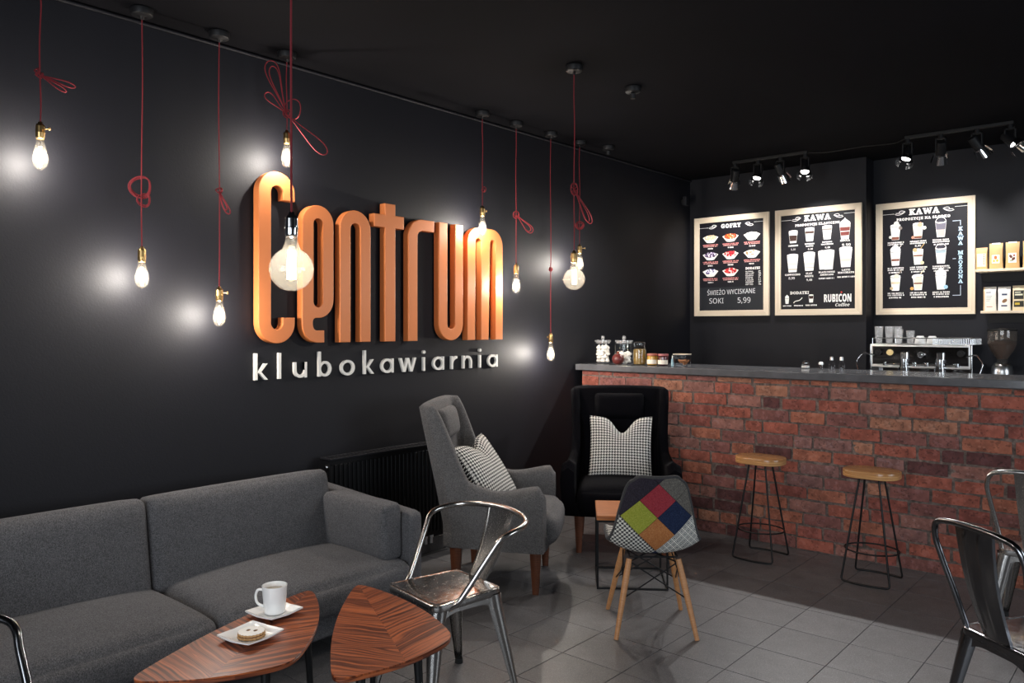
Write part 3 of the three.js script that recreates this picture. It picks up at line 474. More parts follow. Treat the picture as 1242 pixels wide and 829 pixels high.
function waffle(c, x, y, cols) {
  c.fillStyle = '#f2ece0'; c.beginPath(); c.moveTo(x - 100, y - 14); c.quadraticCurveTo(x, y - 62, x + 100, y - 14); c.lineTo(x + 46, y + 48); c.quadraticCurveTo(x, y + 58, x - 46, y + 48); c.closePath(); c.fill();
  c.fillStyle = cols[0]; c.beginPath(); c.ellipse(x, y - 10, 78, 32, 0, 0, PI2); c.fill();
  for (let i = 0; i < 34; i++) { const a = rnd() * PI2, r = Math.sqrt(rnd()); c.fillStyle = cols[(rnd() * cols.length) | 0]; c.beginPath(); c.ellipse(x + Math.cos(a) * r * 70, y - 12 + Math.sin(a) * r * 28, 6 + rnd() * 9, 5 + rnd() * 6, rnd() * 3, 0, PI2); c.fill(); }
}
const menu1 = menuPaint((c, w, h) => {
  c.fillStyle = '#23252a'; c.fillRect(0, h * 0.735, w, h); header(c, w, 'GOFRY', 58, 62);
  const W = [['#d9c2a0', '#cdb18a', '#f0e6d4'], ['#b3502c', '#d98a3c', '#8a2f1c', '#f2d9b4'], ['#f3eee4', '#d8c9ad', '#f7f5ef'], ['#3d2f49', '#c9b8d0', '#5b4a6b', '#efe6ee'], ['#c7343a', '#f0c4b4', '#9b1f2c', '#f2e5da'], ['#efe6d2', '#9d7b52', '#f5f1e8', '#c7b48c'], ['#f1eef4', '#3f4a7a', '#f4f1f0', '#5a4f80'], ['#c12a30', '#d9423c', '#f2d6cc', '#a01c28']];
  W.forEach((q, i) => { const x = [145, 395, 655][i % 3], y = [195, 400, 600][(i / 3) | 0]; waffle(c, x, y, q); smallPrint(c, x, y + 74, 190, 13, '#e9908a'); smallPrint(c, x, y + 92, 175, 12, '#e2a49c'); smallPrint(c, x, y + 118, 62, 16, ink); });
  slab(c, 'DODATKI', 665, 572, 34, ink, 1); for (let k = 0; k < 10; k++) { smallPrint(c, 625, 606 + k * 17, 90, 8, ink); smallPrint(c, 745, 606 + k * 17, 24, 9, ink); }
  c.strokeStyle = '#d9dadb'; c.fillStyle = '#d9dadb'; c.font = '76px sans-serif'; c.save(); c.translate(w / 2, 838); c.rotate(-0.02); c.scale(0.86, 1); c.fillText('ŚWIEŻO WYCISKANE', 0, 0); c.restore(); c.font = '86px sans-serif'; c.fillText('SOKI', 220, 940); c.fillText('5,99', 560, 938);
});
const menu2 = menuPaint((c, w, h) => {
  header(c, w, 'KAWA', 54, 80); slab(c, 'PROPOZYCJE KLASYCZNE', w / 2, 124, 32, ink, 3);
  const B1 = [[0.35, 0.85, '#3b2620']], B2 = [[0.2, 0.4, '#4c3a33']], B3 = [[0.16, 0.3, '#8a827b']];
  cupPic(c, 140, 250, 96, 128, { bands: B1 }); caption(c, 'ESPRESSO', 140, 346); priceTxt(c, '5,40', 140, 388);
  cupPic(c, 320, 238, 100, 138, { bands: B2 }); caption(c, 'ESPRESSO', 320, 336, 20); caption(c, 'DOPPIO', 320, 360, 20); priceTxt(c, '6,40', 328, 394);
  cupPic(c, 506, 230, 100, 138, { bands: B3 }); caption(c, 'ESPRESSO', 506, 328, 20); caption(c, 'MACCHIATO', 506, 352, 20); priceTxt(c, '6,40', 510, 388);
  cupPic(c, 690, 236, 108, 150, { cream: true, bands: [[0.15, 0.75, '#7a3a32'], [0.42, 0.48, '#e8e2da']] }); caption(c, 'MOCCA', 690, 326, 26); priceTxt(c, '9,99', 704, 376, 46);
  cupPic(c, 134, 545, 122, 185, { bands: [[0.5, 0.56, '#c9c2b8'], [0.8, 0.9, '#c0b9ae']] }); caption(c, 'CAPPUCCINO', 134, 668, 25); priceTxt(c, '8,99', 124, 708, 36);
  cupPic(c, 316, 535, 122, 190, { bands: [[0.55, 0.68, '#cfc9bf'], [0.8, 0.85, '#bdb6aa']] }); caption(c, 'FLAT', 314, 662, 26); caption(c, 'WHITE', 314, 692, 26); priceTxt(c, '9,40', 316, 732, 32);
  cupPic(c, 462, 528, 100, 190, {}); cupPic(c, 520, 528, 122, 196, { bands: [[0.5, 0.8, '#d6d0c6']] }); caption(c, 'BLACK COFFEE', 502, 656, 22); caption(c, 'AMERICANO', 502, 684, 22); smallPrint(c, 502, 722, 170, 16, ink);
  cupPic(c, 698, 510, 130, 200, { bands: [[0.55, 0.7, '#c8c2b8']] }); caption(c, 'LATTE', 700, 640, 26); caption(c, 'MACCHIATO', 700, 668, 26); smallPrint(c, 700, 714, 176, 16, ink);
  slab(c, 'DODATKI', 210, 872, 40, ink, 2); cupPic(c, 72, 956, 42, 66, { cream: true }); smallPrint(c, 72, 1014, 90, 13, ink); c.strokeStyle = ink; c.lineWidth = 9; c.beginPath(); c.moveTo(145, 985); c.bezierCurveTo(170, 940, 200, 985, 240, 925); c.stroke(); smallPrint(c, 200, 1012, 100, 13, ink); cupPic(c, 336, 940, 50, 78, { bands: [[0.1, 0.5, '#3b2620']] }); smallPrint(c, 336, 1010, 120, 15, ink);
  c.save(); c.translate(614, 940); c.scale(0.78, 1.35); c.font = 'bold 82px sans-serif'; c.fillStyle = '#f2efe9'; c.strokeStyle = '#f2efe9'; c.lineWidth = 3; c.fillText('RUBICON', 0, 0); c.strokeText('RUBICON', 0, 0); c.restore(); c.fillStyle = '#c23a34'; c.beginPath(); c.arc(654, 878, 9, 0, PI2); c.fill(); c.font = 'italic bold 46px serif'; c.fillStyle = '#f2efe9'; c.fillText('Coffee', 660, 1012);
});
const menu3 = menuPaint((c, w, h) => {
  header(c, w, 'KAWA', 52, 80); slab(c, 'PROPOZYCJE NA SŁODKO', w / 2 - 10, 122, 34, ink, 3);
  const cols = [130, 345, 555], rows = [255, 525, 790], tan = '#d8c6a6', br = '#7a4a3a';
  rows.forEach((y, j) => cols.forEach((x, i) => {
    const o = [[{ cream: false, bands: [[0.8, 1, br]], bits: [[-0.5, 0.3, 16, '#dcd6cc'], [0.5, -0.3, 18, '#8d8178'], [0.1, -0.62, 26, '#d9d4ca']] }, { fill: '#e6d3b4', bands: [[0.85, 1, br]], bits: [[0.2, -0.45, 24, '#e9a98c'], [0.62, -0.2, 18, '#efe9dc'], [-0.5, 0.42, 15, '#c88c74']] }, { dome: true, fill: '#b9a8a4', bands: [[0.05, 0.5, '#6f6a76']] }], [{ cream: true, bands: [[0.55, 0.7, br]], straw: '#d9d4ca' }, { fill: '#efe3cf', bands: [[0.35, 0.45, br]], bits: [[-0.3, -0.5, 20, '#c9a777'], [0.4, 0.4, 18, '#d9c49a']], straw: '#caa66a' }, { dome: true, fill: '#eef2f4', bands: [[0.05, 0.3, '#9fb0b8']] }], [{ bands: [[0.4, 0.55, tan]], bits: [[0.1, -0.5, 24, '#d9d0be'], [-0.4, 0.35, 16, '#d4bd92']], straw: '#8a7a63' }, { fill: '#ecdcbf', bands: [[0.5, 0.6, br]], bits: [[-0.6, 0.4, 17, '#cf9a4e'], [-0.4, -0.4, 20, '#efe8da']], straw: '#e3d2ac' }, { cream: true, fill: '#eef0f0', bits: [[0.45, 0.35, 20, '#9fc3dd']] }]][j][i];
    cupPic(c, x, y, 96, 150, o); caption(c, '', x, y); smallPrint(c, x, y + 104, 150, 15, ink); smallPrint(c, x, y + 124, 150, 14, ink); if (i < 2 && j === 0) priceTxt(c, ['8,99', '8,99'][i], x, y + 152, 30); else smallPrint(c, x, y + 150, 128, 16, ink);
  }));
  c.save(); c.fillStyle = '#bfe0f4'; c.textAlign = 'center'; const word = 'KAWA MROŻONA'; [...word].forEach((q, i) => { c.font = 'bold 50px serif'; c.strokeStyle = '#bfe0f4'; c.lineWidth = 3; c.fillText(q, 730, 262 + i * 48); c.strokeText(q, 730, 262 + i * 48); }); c.restore();
  c.strokeStyle = '#bcc8d2'; c.lineWidth = 6; c.beginPath(); c.moveTo(660, 178); c.lineTo(730, 178); c.lineTo(730, 226); c.moveTo(660, 560); c.lineTo(690, 560); c.moveTo(730, 830); c.lineTo(730, 930); c.lineTo(660, 930); c.stroke();
});
function board(x, z, tex, label) {
  const t = thing('menu_board', label, 'menu board', [x, 1.662, z + 0.002], 0, 'framed menu boards'), th = 0.03, P = Math.PI;
  const rail = (L) => { const s = new THREE.Shape(); s.moveTo(-L / 2, 0); s.lineTo(L / 2, 0); s.lineTo(L / 2 - FRW, FRW); s.lineTo(-L / 2 + FRW, FRW); const g = extrude(s, th, 0.002, 2); return boxUV(g, 1, rnd(), rnd()); };
  mesh('frame_rail', rail(BW), M.pale, t); mesh('frame_rail', rail(BW).rotateZ(P).translate(0, BHH, 0), M.pale, t);
  const v = () => { const g = rail(BHH); return g; };
  mesh('frame_rail', v().rotateZ(-P / 2).translate(-BW / 2, BHH / 2, 0), M.pale, t); mesh('frame_rail', v().rotateZ(P / 2).translate(BW / 2, BHH / 2, 0), M.pale, t);
  const pw = BW - 2 * FRW + 0.01, ph = BHH - 2 * FRW + 0.01, pg = new THREE.PlaneGeometry(pw, ph).translate(0, BHH / 2, 0.018);
  const pm = phy(0xffffff, 0.5, { map: tex, specularIntensity: 0.5 });
  mesh('backing', box(pw, ph, 0.014, 0, BHH / 2, 0.0095), M.blackPlastic, t); mesh('menu_print', pg, pm, t).userData.label = 'printed dark menu sheet';
}
board(-3.536, ZB, menu1, 'wooden framed menu board of waffles with a chalk line below');
board(-2.676, ZB, menu2, 'wooden framed menu board of classic coffees in white cups');
board(-1.818, ZB2, menu3, 'wooden framed menu board with three columns of sweet coffees');

// corner sensor
{ const t = thing('motion_sensor', 'small dark alarm sensor high in the corner beside the menu board', 'sensor', [RX0 + 0.001, 2.79, -7.30], Math.PI / 2); mesh('bracket', rbox(0.03, 0.05, 0.03, 0.004, 0, 0.045, 0.015), M.blackPlastic, t); mesh('sensor_body', rbox(0.06, 0.10, 0.045, 0.012, 0, 0.05, 0.045), M.conduit, t); }

// ---------------------------------------------------------------- shelves with coffee bags
{
  const bagTex = (draw) => canvasTex(128, 220, draw);
  const kraft = (c, w, h) => { c.fillStyle = '#c79d68'; c.fillRect(0, 0, w, h); for (let i = 0; i < 700; i++) { c.fillStyle = `rgba(${rnd() < 0.5 ? '90,60,30' : '235,205,160'},0.12)`; c.fillRect(rnd() * w, rnd() * h, 1 + rnd() * 8, 1); } };
  const T = [
    bagTex((c, w, h) => { kraft(c, w, h); c.fillStyle = '#ead9b8'; c.fillRect(14, 60, 100, 130); c.fillStyle = '#2d2416'; for (let i = 0; i < 6; i++) c.fillRect(88, 66 + i * 18, 12, 10); }),
    bagTex((c, w, h) => { kraft(c, w, h); c.fillStyle = '#f0ead8'; c.fillRect(26, 100, 76, 70); c.fillStyle = '#c9601f'; c.beginPath(); c.arc(64, 122, 16, 0, PI2); c.fill(); c.fillStyle = '#e0a33a'; c.beginPath(); c.arc(48, 150, 12, 0, PI2); c.arc(80, 148, 12, 0, PI2); c.fill(); }),
    bagTex((c, w, h) => { kraft(c, w, h); c.fillStyle = '#efe7d6'; c.fillRect(24, 92, 80, 80); c.fillStyle = '#5a2d20'; c.beginPath(); c.ellipse(50, 120, 18, 12, 0.6, 0, PI2); c.ellipse(76, 140, 18, 12, -0.5, 0, PI2); c.fill(); c.fillStyle = '#8c2f2a'; c.beginPath(); c.arc(82, 112, 9, 0, PI2); c.fill(); c.fillStyle = '#3d5a2c'; c.fillRect(40, 150, 30, 8); }),
    bagTex((c, w, h) => { kraft(c, w, h); c.fillStyle = '#e9e4da'; c.fillRect(20, 90, 88, 90); c.fillStyle = '#39466e'; c.fillRect(32, 104, 50, 40); c.fillStyle = '#b98a3c'; c.fillRect(60, 130, 36, 30); }),
    bagTex((c, w, h) => { c.fillStyle = '#dfd9cd'; c.fillRect(0, 0, w, h); c.fillStyle = '#c9ab80'; c.fillRect(0, 0, 16, h); c.fillStyle = '#3c4a6a'; c.fillRect(28, 48, 50, 8); c.fillStyle = '#a24a3a'; c.fillRect(34, 180, 60, 5); c.fillStyle = '#7b7b80'; for (let i = 0; i < 4; i++) c.fillRect(30, 84 + i * 14, 60 - i * 7, 4); }),
    bagTex((c, w, h) => { c.fillStyle = '#e6e2da'; c.fillRect(0, 0, w, h); c.fillStyle = '#2f3a55'; c.fillRect(40, 64, 56, 16); c.fillStyle = '#7f5b3a'; c.beginPath(); c.ellipse(70, 130, 28, 16, -0.4, 0, PI2); c.fill(); c.fillStyle = '#36425e'; c.fillRect(34, 168, 62, 14); }),
    bagTex((c, w, h) => { c.fillStyle = '#d8c7a6'; c.fillRect(0, 0, w, h); c.fillStyle = '#22211c'; c.fillRect(14, 44, 100, 76); c.fillStyle = '#d6d2b8'; c.fillRect(24, 56, 60, 8); c.fillRect(24, 74, 80, 14); c.fillStyle = '#22211c'; c.fillRect(14, 136, 100, 52); c.fillStyle = '#c2a637'; c.fillRect(24, 150, 50, 20); }),
  ];
  const bagG = (w, h, d) => surf(8, 14, (u, v) => { const tp = v > 0.82 ? (v - 0.82) / 0.18 : 0, a = u * 2 - 1, th = d / 2 * (1 - tp * 0.93) * (0.75 + 0.25 * Math.sin(Math.PI * Math.min(1, v * 1.25))); return V(a * w / 2 * (1 - 0.06 * Math.sin(v * 3.1)), v * h, th * (1 - 0.35 * a * a)); });
  const MB = T.map((t) => std(0xffffff, 0.6, { map: t })), clip = std(new THREE.Color().setRGB(0.75, 0.75, 0.75), 0.4), kraftM = std(new THREE.Color().setRGB(0.5, 0.34, 0.17), 0.7);
  function bag(x, y, w, h, d, k, label, top) {
    const t = thing('coffee_bag', label, 'coffee bag', [x, y, -7.58], rr(-0.06, 0.06), 'coffee bags on the shelves'), g = bagG(w, h, d);
    mesh('bag_front', g, MB[k], t); const b = g.clone().rotateY(Math.PI); const bm = merge([b, surf(4, 2, (u, v) => V((u - 0.5) * w * 0.98, 0.001, (v - 0.5) * d * 0.6))]); mesh('bag_back', bm, k > 3 ? M.white : kraftM, t);
    if (top) mesh('clip_strip', rbox(w * 0.62, 0.022, 0.012, 0.003, 0, h - 0.008, 0), clip, t);
  }
  const sh = (x0, x1, y, label) => { const t = thing('wall_shelf', label, 'shelf', [(x0 + x1) / 2, y, ZB2 + 0.001]); mesh('shelf_board', boxUV(rbox(x1 - x0, 0.022, 0.22, 0.003, 0, 0.011, 0.111)), M.pale, t); mesh('shelf_rail', box(x1 - x0 - 0.05, 0.075, 0.03, 0, -0.0385, 0.016), M.blackPlastic, t); };
  sh(-1.385, -0.35, 2.006, 'upper pale wooden wall shelf holding kraft coffee bags'); sh(-1.345, -0.35, 1.662, 'lower pale wooden wall shelf holding white coffee bags');
  const y1 = 2.0285, y2 = 1.6845;
  bag(-1.353, y1, 0.085, 0.185, 0.055, 0, 'flat kraft coffee bag with cream label at the end of the upper shelf'); bag(-1.248, y1, 0.098, 0.215, 0.06, 1, 'kraft coffee bag with orange fruit print on upper shelf', true); bag(-1.132, y1, 0.098, 0.218, 0.06, 2, 'kraft coffee bag with brown bean print on upper shelf', true); bag(-1.012, y1, 0.098, 0.22, 0.06, 3, 'kraft coffee bag with blue square print on upper shelf', true); bag(-0.9, y1, 0.098, 0.215, 0.06, 1, 'kraft coffee bag beside the one with blue print', true);
  bag(-1.293, y2, 0.094, 0.20, 0.06, 4, 'white coffee bag with pale label lines on lower shelf'); bag(-1.19, y2, 0.09, 0.198, 0.06, 5, 'white coffee bag with dark blue bars on lower shelf'); bag(-1.086, y2, 0.092, 0.205, 0.06, 6, 'beige coffee bag with black label blocks on lower shelf'); bag(-0.98, y2, 0.092, 0.2, 0.06, 4, 'white coffee bag beside the black labelled bag');
}

// ---------------------------------------------------------------- coffee machine, grinder, cups
{
  const Y = 0.893, x0 = -2.095, x1 = -1.345, W = x1 - x0, t = thing('espresso_machine', 'chrome two-group espresso machine on the back counter', 'coffee machine', [(x0 + x1) / 2, Y, -7.11]);
  const D = 0.5, Hm = 0.515;
  mesh('body', merge([rbox(W, 0.20, D, 0.008, 0, 0.415, -D / 2), rbox(W, 0.34, 0.22, 0.006, 0, 0.20, -D + 0.11)]), M.brushed, t);
  mesh('front_panel', rbox(W - 0.03, 0.15, 0.006, 0.002, 0, 0.42, 0.003), std(new THREE.Color().setRGB(0.10, 0.095, 0.095), 0.1, { metalness: 1 }), t);
  mesh('splash_panel', rbox(W - 0.04, 0.23, 0.005, 0.002, 0, 0.20, -D + 0.225), M.chrome, t);
  for (const s of [-1, 1]) mesh('side_panel', rbox(0.014, 0.50, D + 0.01, 0.005, s * (W / 2 + 0.004), 0.265, -D / 2), M.chrome, t);
  mesh('drip_tray', merge([rbox(W - 0.02, 0.04, 0.30, 0.006, 0, 0.075, -0.13), ...Array.from({ length: 24 }, (_, k) => box(0.012, 0.005, 0.27, -W / 2 + 0.03 + k * (W - 0.06) / 23, 0.098, -0.13))]), M.brushed, t);
  for (const sx of [-1, 1]) for (const sz of [0.08, 0.42]) mesh('foot', cyl(0.02, 0.024, 0.055, sx * (W / 2 - 0.06), 0.0275, -sz), M.rubber, t);
  // cup rail
  const rail = [rod([V(-W / 2 + 0.01, Hm + 0.05, -0.01), V(W / 2 - 0.01, Hm + 0.05, -0.01), V(W / 2 - 0.01, Hm + 0.05, -D + 0.02), V(-W / 2 + 0.01, Hm + 0.05, -D + 0.02)], 0.004, 0.02, 6, true)];
  mesh('cup_rail', merge([...rail, ...Array.from({ length: 22 }, (_, k) => cyl(0.003, 0.003, 0.05, W / 2 - 0.02 - k * 0.012, Hm + 0.025, -0.01, 6)), ...Array.from({ length: 12 }, (_, k) => cyl(0.003, 0.003, 0.05, W / 2 - 0.01, Hm + 0.025, -0.03 - k * 0.038, 6)), ...[-1, -0.5].map((k) => cyl(0.003, 0.003, 0.05, k * (W / 2 - 0.01), Hm + 0.025, -0.01, 6))]), M.chrome, t);
  for (const gx of [-0.11, 0.16]) {
    const g = new THREE.Group(); g.name = 'group_head'; g.position.set(gx, 0.31, 0.0); t.add(g);
    mesh('head', merge([cyl(0.036, 0.036, 0.075, 0, 0.045, 0.02, 24), cyl(0.045, 0.045, 0.03, 0, 0.0, 0.02, 24), rbox(0.06, 0.09, 0.06, 0.01, 0, 0.10, -0.01)]), M.chrome, g);
    mesh('portafilter', merge([cyl(0.036, 0.03, 0.03, 0, -0.03, 0.02, 20), cyl(0.008, 0.006, 0.03, -0.012, -0.06, 0.02), cyl(0.008, 0.006, 0.03, 0.012, -0.06, 0.02)]), M.chrome, g);
    mesh('handle', bar(V(0, -0.028, 0.055), V(0, -0.05, 0.18), 0.011, 0.015, 12), M.blackPlastic, g);
  }
  for (const [kx, ky] of [[-0.31, 0.445], [0.02, 0.43], [0.31, 0.445]]) mesh('steam_knob', merge([cyl(0.026, 0.024, 0.03, 0, 0, 0, 18).rotateX(Math.PI / 2), cyl(0.01, 0.01, 0.05, 0, 0, 0, 10).rotateX(Math.PI / 2)]).translate(kx, ky, 0.02), kx === 0.02 ? M.chrome : M.blackPlastic, t);
  for (const s of [-1, 1]) mesh('steam_wand', rod([V(s * (W / 2 - 0.03), 0.42, 0.01), V(s * (W / 2 + 0.05), 0.44, 0.05), V(s * (W / 2 + 0.10), 0.37, 0.07), V(s * (W / 2 + 0.04), 0.16, 0.10)], 0.006, 0.025, 8), M.chrome, t);
  mesh('gauge', merge([cyl(0.026, 0.026, 0.012, 0, 0, 0, 20).rotateX(Math.PI / 2)]).translate(-0.22, 0.445, 0.012), std(new THREE.Color().setRGB(0.8, 0.62, 0.3), 0.25, { metalness: 0.6 }), t);
  mesh('manifold', merge([bar(V(-0.26, 0.35, 0.012), V(0.3, 0.35, 0.012), 0.014, 0.014, 12), ...[-0.26, -0.03, 0.06, 0.28].map((k) => cyl(0.018, 0.018, 0.03, k, 0.35, 0.012, 12))]), M.chrome, t);
  // glasses and cups on top
  const tY = Y + Hm + 0.003, glassG = (r, h) => lathe([[0.001, 0.004], [r * 0.66, 0.004], [r * 0.7, 0.0], [r, h], [r - 0.003, h], [r * 0.66, 0.012], [r * 0.6, 0.01], [0.001, 0.01]], 20);
  for (const [dx, dz, r, h, l] of [[-2.045, -7.16, 0.036, 0.145, 'tall latte glass at the corner of the coffee machine top'], [-1.965, -7.17, 0.036, 0.145, 'second tall latte glass from the corner of the coffee machine top'], [-1.885, -7.16, 0.033, 0.12, 'medium clear glass between tall latte glasses and short tumbler on coffee machine'], [-1.925, -7.27, 0.036, 0.145, 'tall latte glass behind the front row on coffee machine'], [-1.80, -7.17, 0.034, 0.11, 'short clear tumbler beside the white cups on coffee machine']]) { const o = mesh('drinking_glass', glassG(r, h), M.glassware); o.position.set(dx, tY, dz); tag(o, l, 'glass', 'glasses on the coffee machine'); }
  const cupG = (r, h) => lathe([[0.001, 0.0], [r * 0.55, 0], [r * 0.85, h * 0.3], [r, h], [r - 0.004, h], [r * 0.8, h * 0.32], [r * 0.5, 0.006], [0.001, 0.006]], 24);
  for (const [dx, dz, l] of [[-1.725, -7.17, 'white cup turned upside down next to the glasses on coffee machine'], [-1.635, -7.17, 'white cup turned upside down nearer the cup rail on coffee machine']]) { const o = tag(thing('coffee_cup', l, 'cup', [dx, tY, dz], 0, 'cups on the coffee machine'), l, 'cup'); mesh('bowl', cupG(0.045, 0.066).rotateX(Math.PI).translate(0, 0.066, 0), M.ceramic, o); mesh('handle', new THREE.TorusGeometry(0.018, 0.004, 8, 16, Math.PI).rotateZ(-Math.PI / 2).translate(0.036, 0.034, 0).rotateY(1.0), M.ceramic, o); }
  { const o = thing('saucer_stack', 'short stack of white saucers beside the upturned cups', 'saucers', [-1.55, tY, -7.18]); for (let k = 0; k < 4; k++) mesh('saucer', lathe([[0.001, 0], [0.03, 0], [0.055, 0.008], [0.055, 0.011], [0.03, 0.004], [0.001, 0.004]], 24).translate(0, k * 0.0085, 0), M.ceramic, o); }
  { const o = thing('milk_jug', 'white tall jug standing on the drip tray under a group head', 'jug', [-1.60, Y + 0.1015, -7.19]); mesh('jug_body', lathe([[0.001, 0], [0.04, 0], [0.043, 0.01], [0.036, 0.09], [0.044, 0.15], [0.041, 0.15], [0.033, 0.09], [0.04, 0.012], [0.001, 0.01]], 24), M.ceramic, o); mesh('handle', rod([V(0.036, 0.13, 0), V(0.075, 0.12, 0), V(0.07, 0.05, 0), V(0.038, 0.04, 0)], 0.005, 0.02, 8), M.ceramic, o); }
  { const o = mesh('coffee_cup', cupG(0.04, 0.06)); o.material = M.ceramic; o.position.set(-1.745, Y + 0.1015, -7.2); tag(o, 'white cup waiting on the drip tray beside the jug', 'cup'); }
  { // grinder
    const g = thing('coffee_grinder', 'coffee grinder with smoky bean hopper beside the coffee machine', 'grinder', [-1.165, Y, -7.32]);
    mesh('grinder_body', merge([rbox(0.19, 0.03, 0.26, 0.008, 0, 0.015, 0), lathe([[0.001, 0.03], [0.072, 0.03], [0.078, 0.06], [0.078, 0.30], [0.07, 0.345], [0.05, 0.37], [0.001, 0.37]], 28)]), M.brushed, g);
    mesh('doser', merge([lathe([[0.001, 0], [0.04, 0], [0.046, 0.01], [0.046, 0.1], [0.04, 0.11], [0.001, 0.11]], 24).translate(0, 0.17, 0.10)]), M.blackPlastic, g); mesh('dose_lever', bar(V(0.04, 0.22, 0.12), V(0.11, 0.20, 0.15), 0.006, 0.009), M.blackPlastic, g);
    mesh('hopper', lathe([[0.036, 0.372], [0.04, 0.40], [0.085, 0.47], [0.102, 0.52], [0.104, 0.63], [0.101, 0.63], [0.099, 0.522], [0.082, 0.474], [0.037, 0.402]], 32), phy(new THREE.Color().setRGB(0.9, 0.86, 0.82), 0.04, { transmission: 0.97, thickness: 0 }), g);
    mesh('coffee_beans', lathe([[0.001, 0.40], [0.034, 0.402], [0.08, 0.474], [0.097, 0.52], [0.096, 0.54], [0.05, 0.552], [0.001, 0.558]], 28), std(new THREE.Color().setRGB(0.09, 0.04, 0.02), 0.6, { bumpMap: rep(brickBump, 6), bumpScale: 0.006 }), g).userData.label = 'brown coffee beans';
    mesh('hopper_lid', lathe([[0.001, 0.65], [0.02, 0.65], [0.03, 0.642], [0.106, 0.636], [0.106, 0.628], [0.001, 0.628]], 32), M.blackPlastic, g);
  }
}

// ---------------------------------------------------------------- things on the worktop
{
  const jarG = (r, h) => lathe([[0.001, 0.0], [r - 0.006, 0], [r, 0.006], [r, h - 0.02], [r - 0.004, h - 0.008], [r - 0.004, h]], 28);
  const mer = std(new THREE.Color().setRGB(0.86, 0.82, 0.76), 0.75);
  const meringue = lathe([[0.001, 0], [0.014, 0], [0.019, 0.006], [0.016, 0.013], [0.012, 0.018], [0.009, 0.024], [0.004, 0.028], [0.001, 0.033]], 12);
  const lidG = (r) => merge([cyl(r, r, 0.014, 0, 0.007, 0, 28), cyl(r - 0.01, r - 0.008, 0.016, 0, -0.007, 0, 24), lathe([[0.001, 0.05], [0.012, 0.05], [0.016, 0.04], [0.014, 0.022], [0.01, 0.014], [0.001, 0.014]], 16)]);
  const fill = (t, R, levels, n, sc) => { for (let l = 0; l < levels; l++) for (let k = 0; k < n; k++) { const a = k / n * PI2 + l * 0.7, q = k === n - 1 && n > 4 ? 0 : R, o = mesh('meringue', meringue, mer, t); o.position.set(Math.cos(a) * q, 0.015 + l * 0.0275, Math.sin(a) * q); o.rotation.set(rr(-0.5, 0.5), rr(0, 6), rr(-0.5, 0.5)); o.scale.setScalar(sc * rr(0.9, 1.1)); } };
  const j1 = thing('storage_jar', 'glass jar filled to the top with white meringues at the bar end', 'jar', [-3.855, TOP, -5.66]); mesh('glass_body', jarG(0.072, 0.185), M.glass, j1); mesh('lid', lidG(0.07).translate(0, 0.187, 0), phy(0xffffff, 0.05, { transmission: 0.85, thickness: 0 }), j1); fill(j1, 0.038, 5, 6, 1.25);
  const j2 = thing('storage_jar', 'glass jar half full of white meringues behind a dark red fruit', 'jar', [-3.655, TOP, -5.68]); mesh('glass_body', jarG(0.078, 0.185), M.glass, j2); mesh('lid', lidG(0.075).translate(0, 0.187, 0), phy(0xffffff, 0.05, { transmission: 0.85, thickness: 0 }), j2); fill(j2, 0.044, 3, 6, 1.35);
  const f = thing('pomegranate', 'dark red pomegranate lying before the half full jar', 'fruit', [-3.62, TOP, -5.535]); mesh('rind', lathe([[0.001, 0.002], [0.02, 0.003], [0.042, 0.018], [0.05, 0.042], [0.046, 0.066], [0.03, 0.084], [0.012, 0.092], [0.001, 0.092]], 24), phy(new THREE.Color().setRGB(0.11, 0.018, 0.015), 0.35, { clearcoat: 0.3 }), f); mesh('crown', lathe([[0.008, 0.088], [0.009, 0.098], [0.015, 0.108], [0.011, 0.106], [0.006, 0.094]], 6), std(new THREE.Color().setRGB(0.25, 0.06, 0.03), 0.7), f);
  const p = thing('preserve_jar', 'clip-top glass jar of yellow-green preserved fruit', 'jar', [-3.465, TOP, -5.62]); mesh('glass_body', lathe([[0.001, 0], [0.048, 0], [0.055, 0.008], [0.055, 0.125], [0.048, 0.142], [0.042, 0.15], [0.042, 0.165]], 28), M.glass, p); mesh('preserve', lathe([[0.001, 0.005], [0.045, 0.005], [0.05, 0.012], [0.05, 0.122], [0.04, 0.132], [0.001, 0.132]], 24), phy(new THREE.Color().setRGB(0.27, 0.18, 0.03), 0.3, { clearcoat: 0.5, map: brickTone }), p); mesh('lid', merge([cyl(0.044, 0.044, 0.014, 0, 0.172, 0, 24)]), M.glass, p); mesh('wire_clip', rod([V(0.046, 0.15, 0), V(0.052, 0.185, 0.0), V(0, 0.19, 0.01), V(-0.052, 0.185, 0), V(-0.046, 0.15, 0)], 0.002, 0.01, 6), M.chrome, p);
  const labelM = std(new THREE.Color().setRGB(0.78, 0.72, 0.62), 0.6);
  for (const [x, c, l, lc] of [[-3.346, [0.42, 0.23, 0.03], 'small jam jar of golden preserve with red lid and pale label', [0.4, 0.12, 0.08]], [-3.244, [0.06, 0.008, 0.012], 'small jam jar of dark red jam with pale label', [0.35, 0.1, 0.1]]]) { const t = thing('jam_jar', l, 'jar', [x, TOP, -5.62]); mesh('jam', lathe([[0.001, 0.003], [0.038, 0.003], [0.042, 0.01], [0.042, 0.07], [0.036, 0.08], [0.001, 0.08]], 24), phy(new THREE.Color().setRGB(...c), 0.12, { clearcoat: 0.8 }), t); mesh('paper_label', new THREE.CylinderGeometry(0.0428, 0.0428, 0.034, 24, 1, true, -1.5, 3.0).translate(0, 0.03, 0), labelM, t); mesh('lid', merge([cyl(0.042, 0.042, 0.015, 0, 0.088, 0, 28)]), std(new THREE.Color().setRGB(...lc), 0.4), t); }
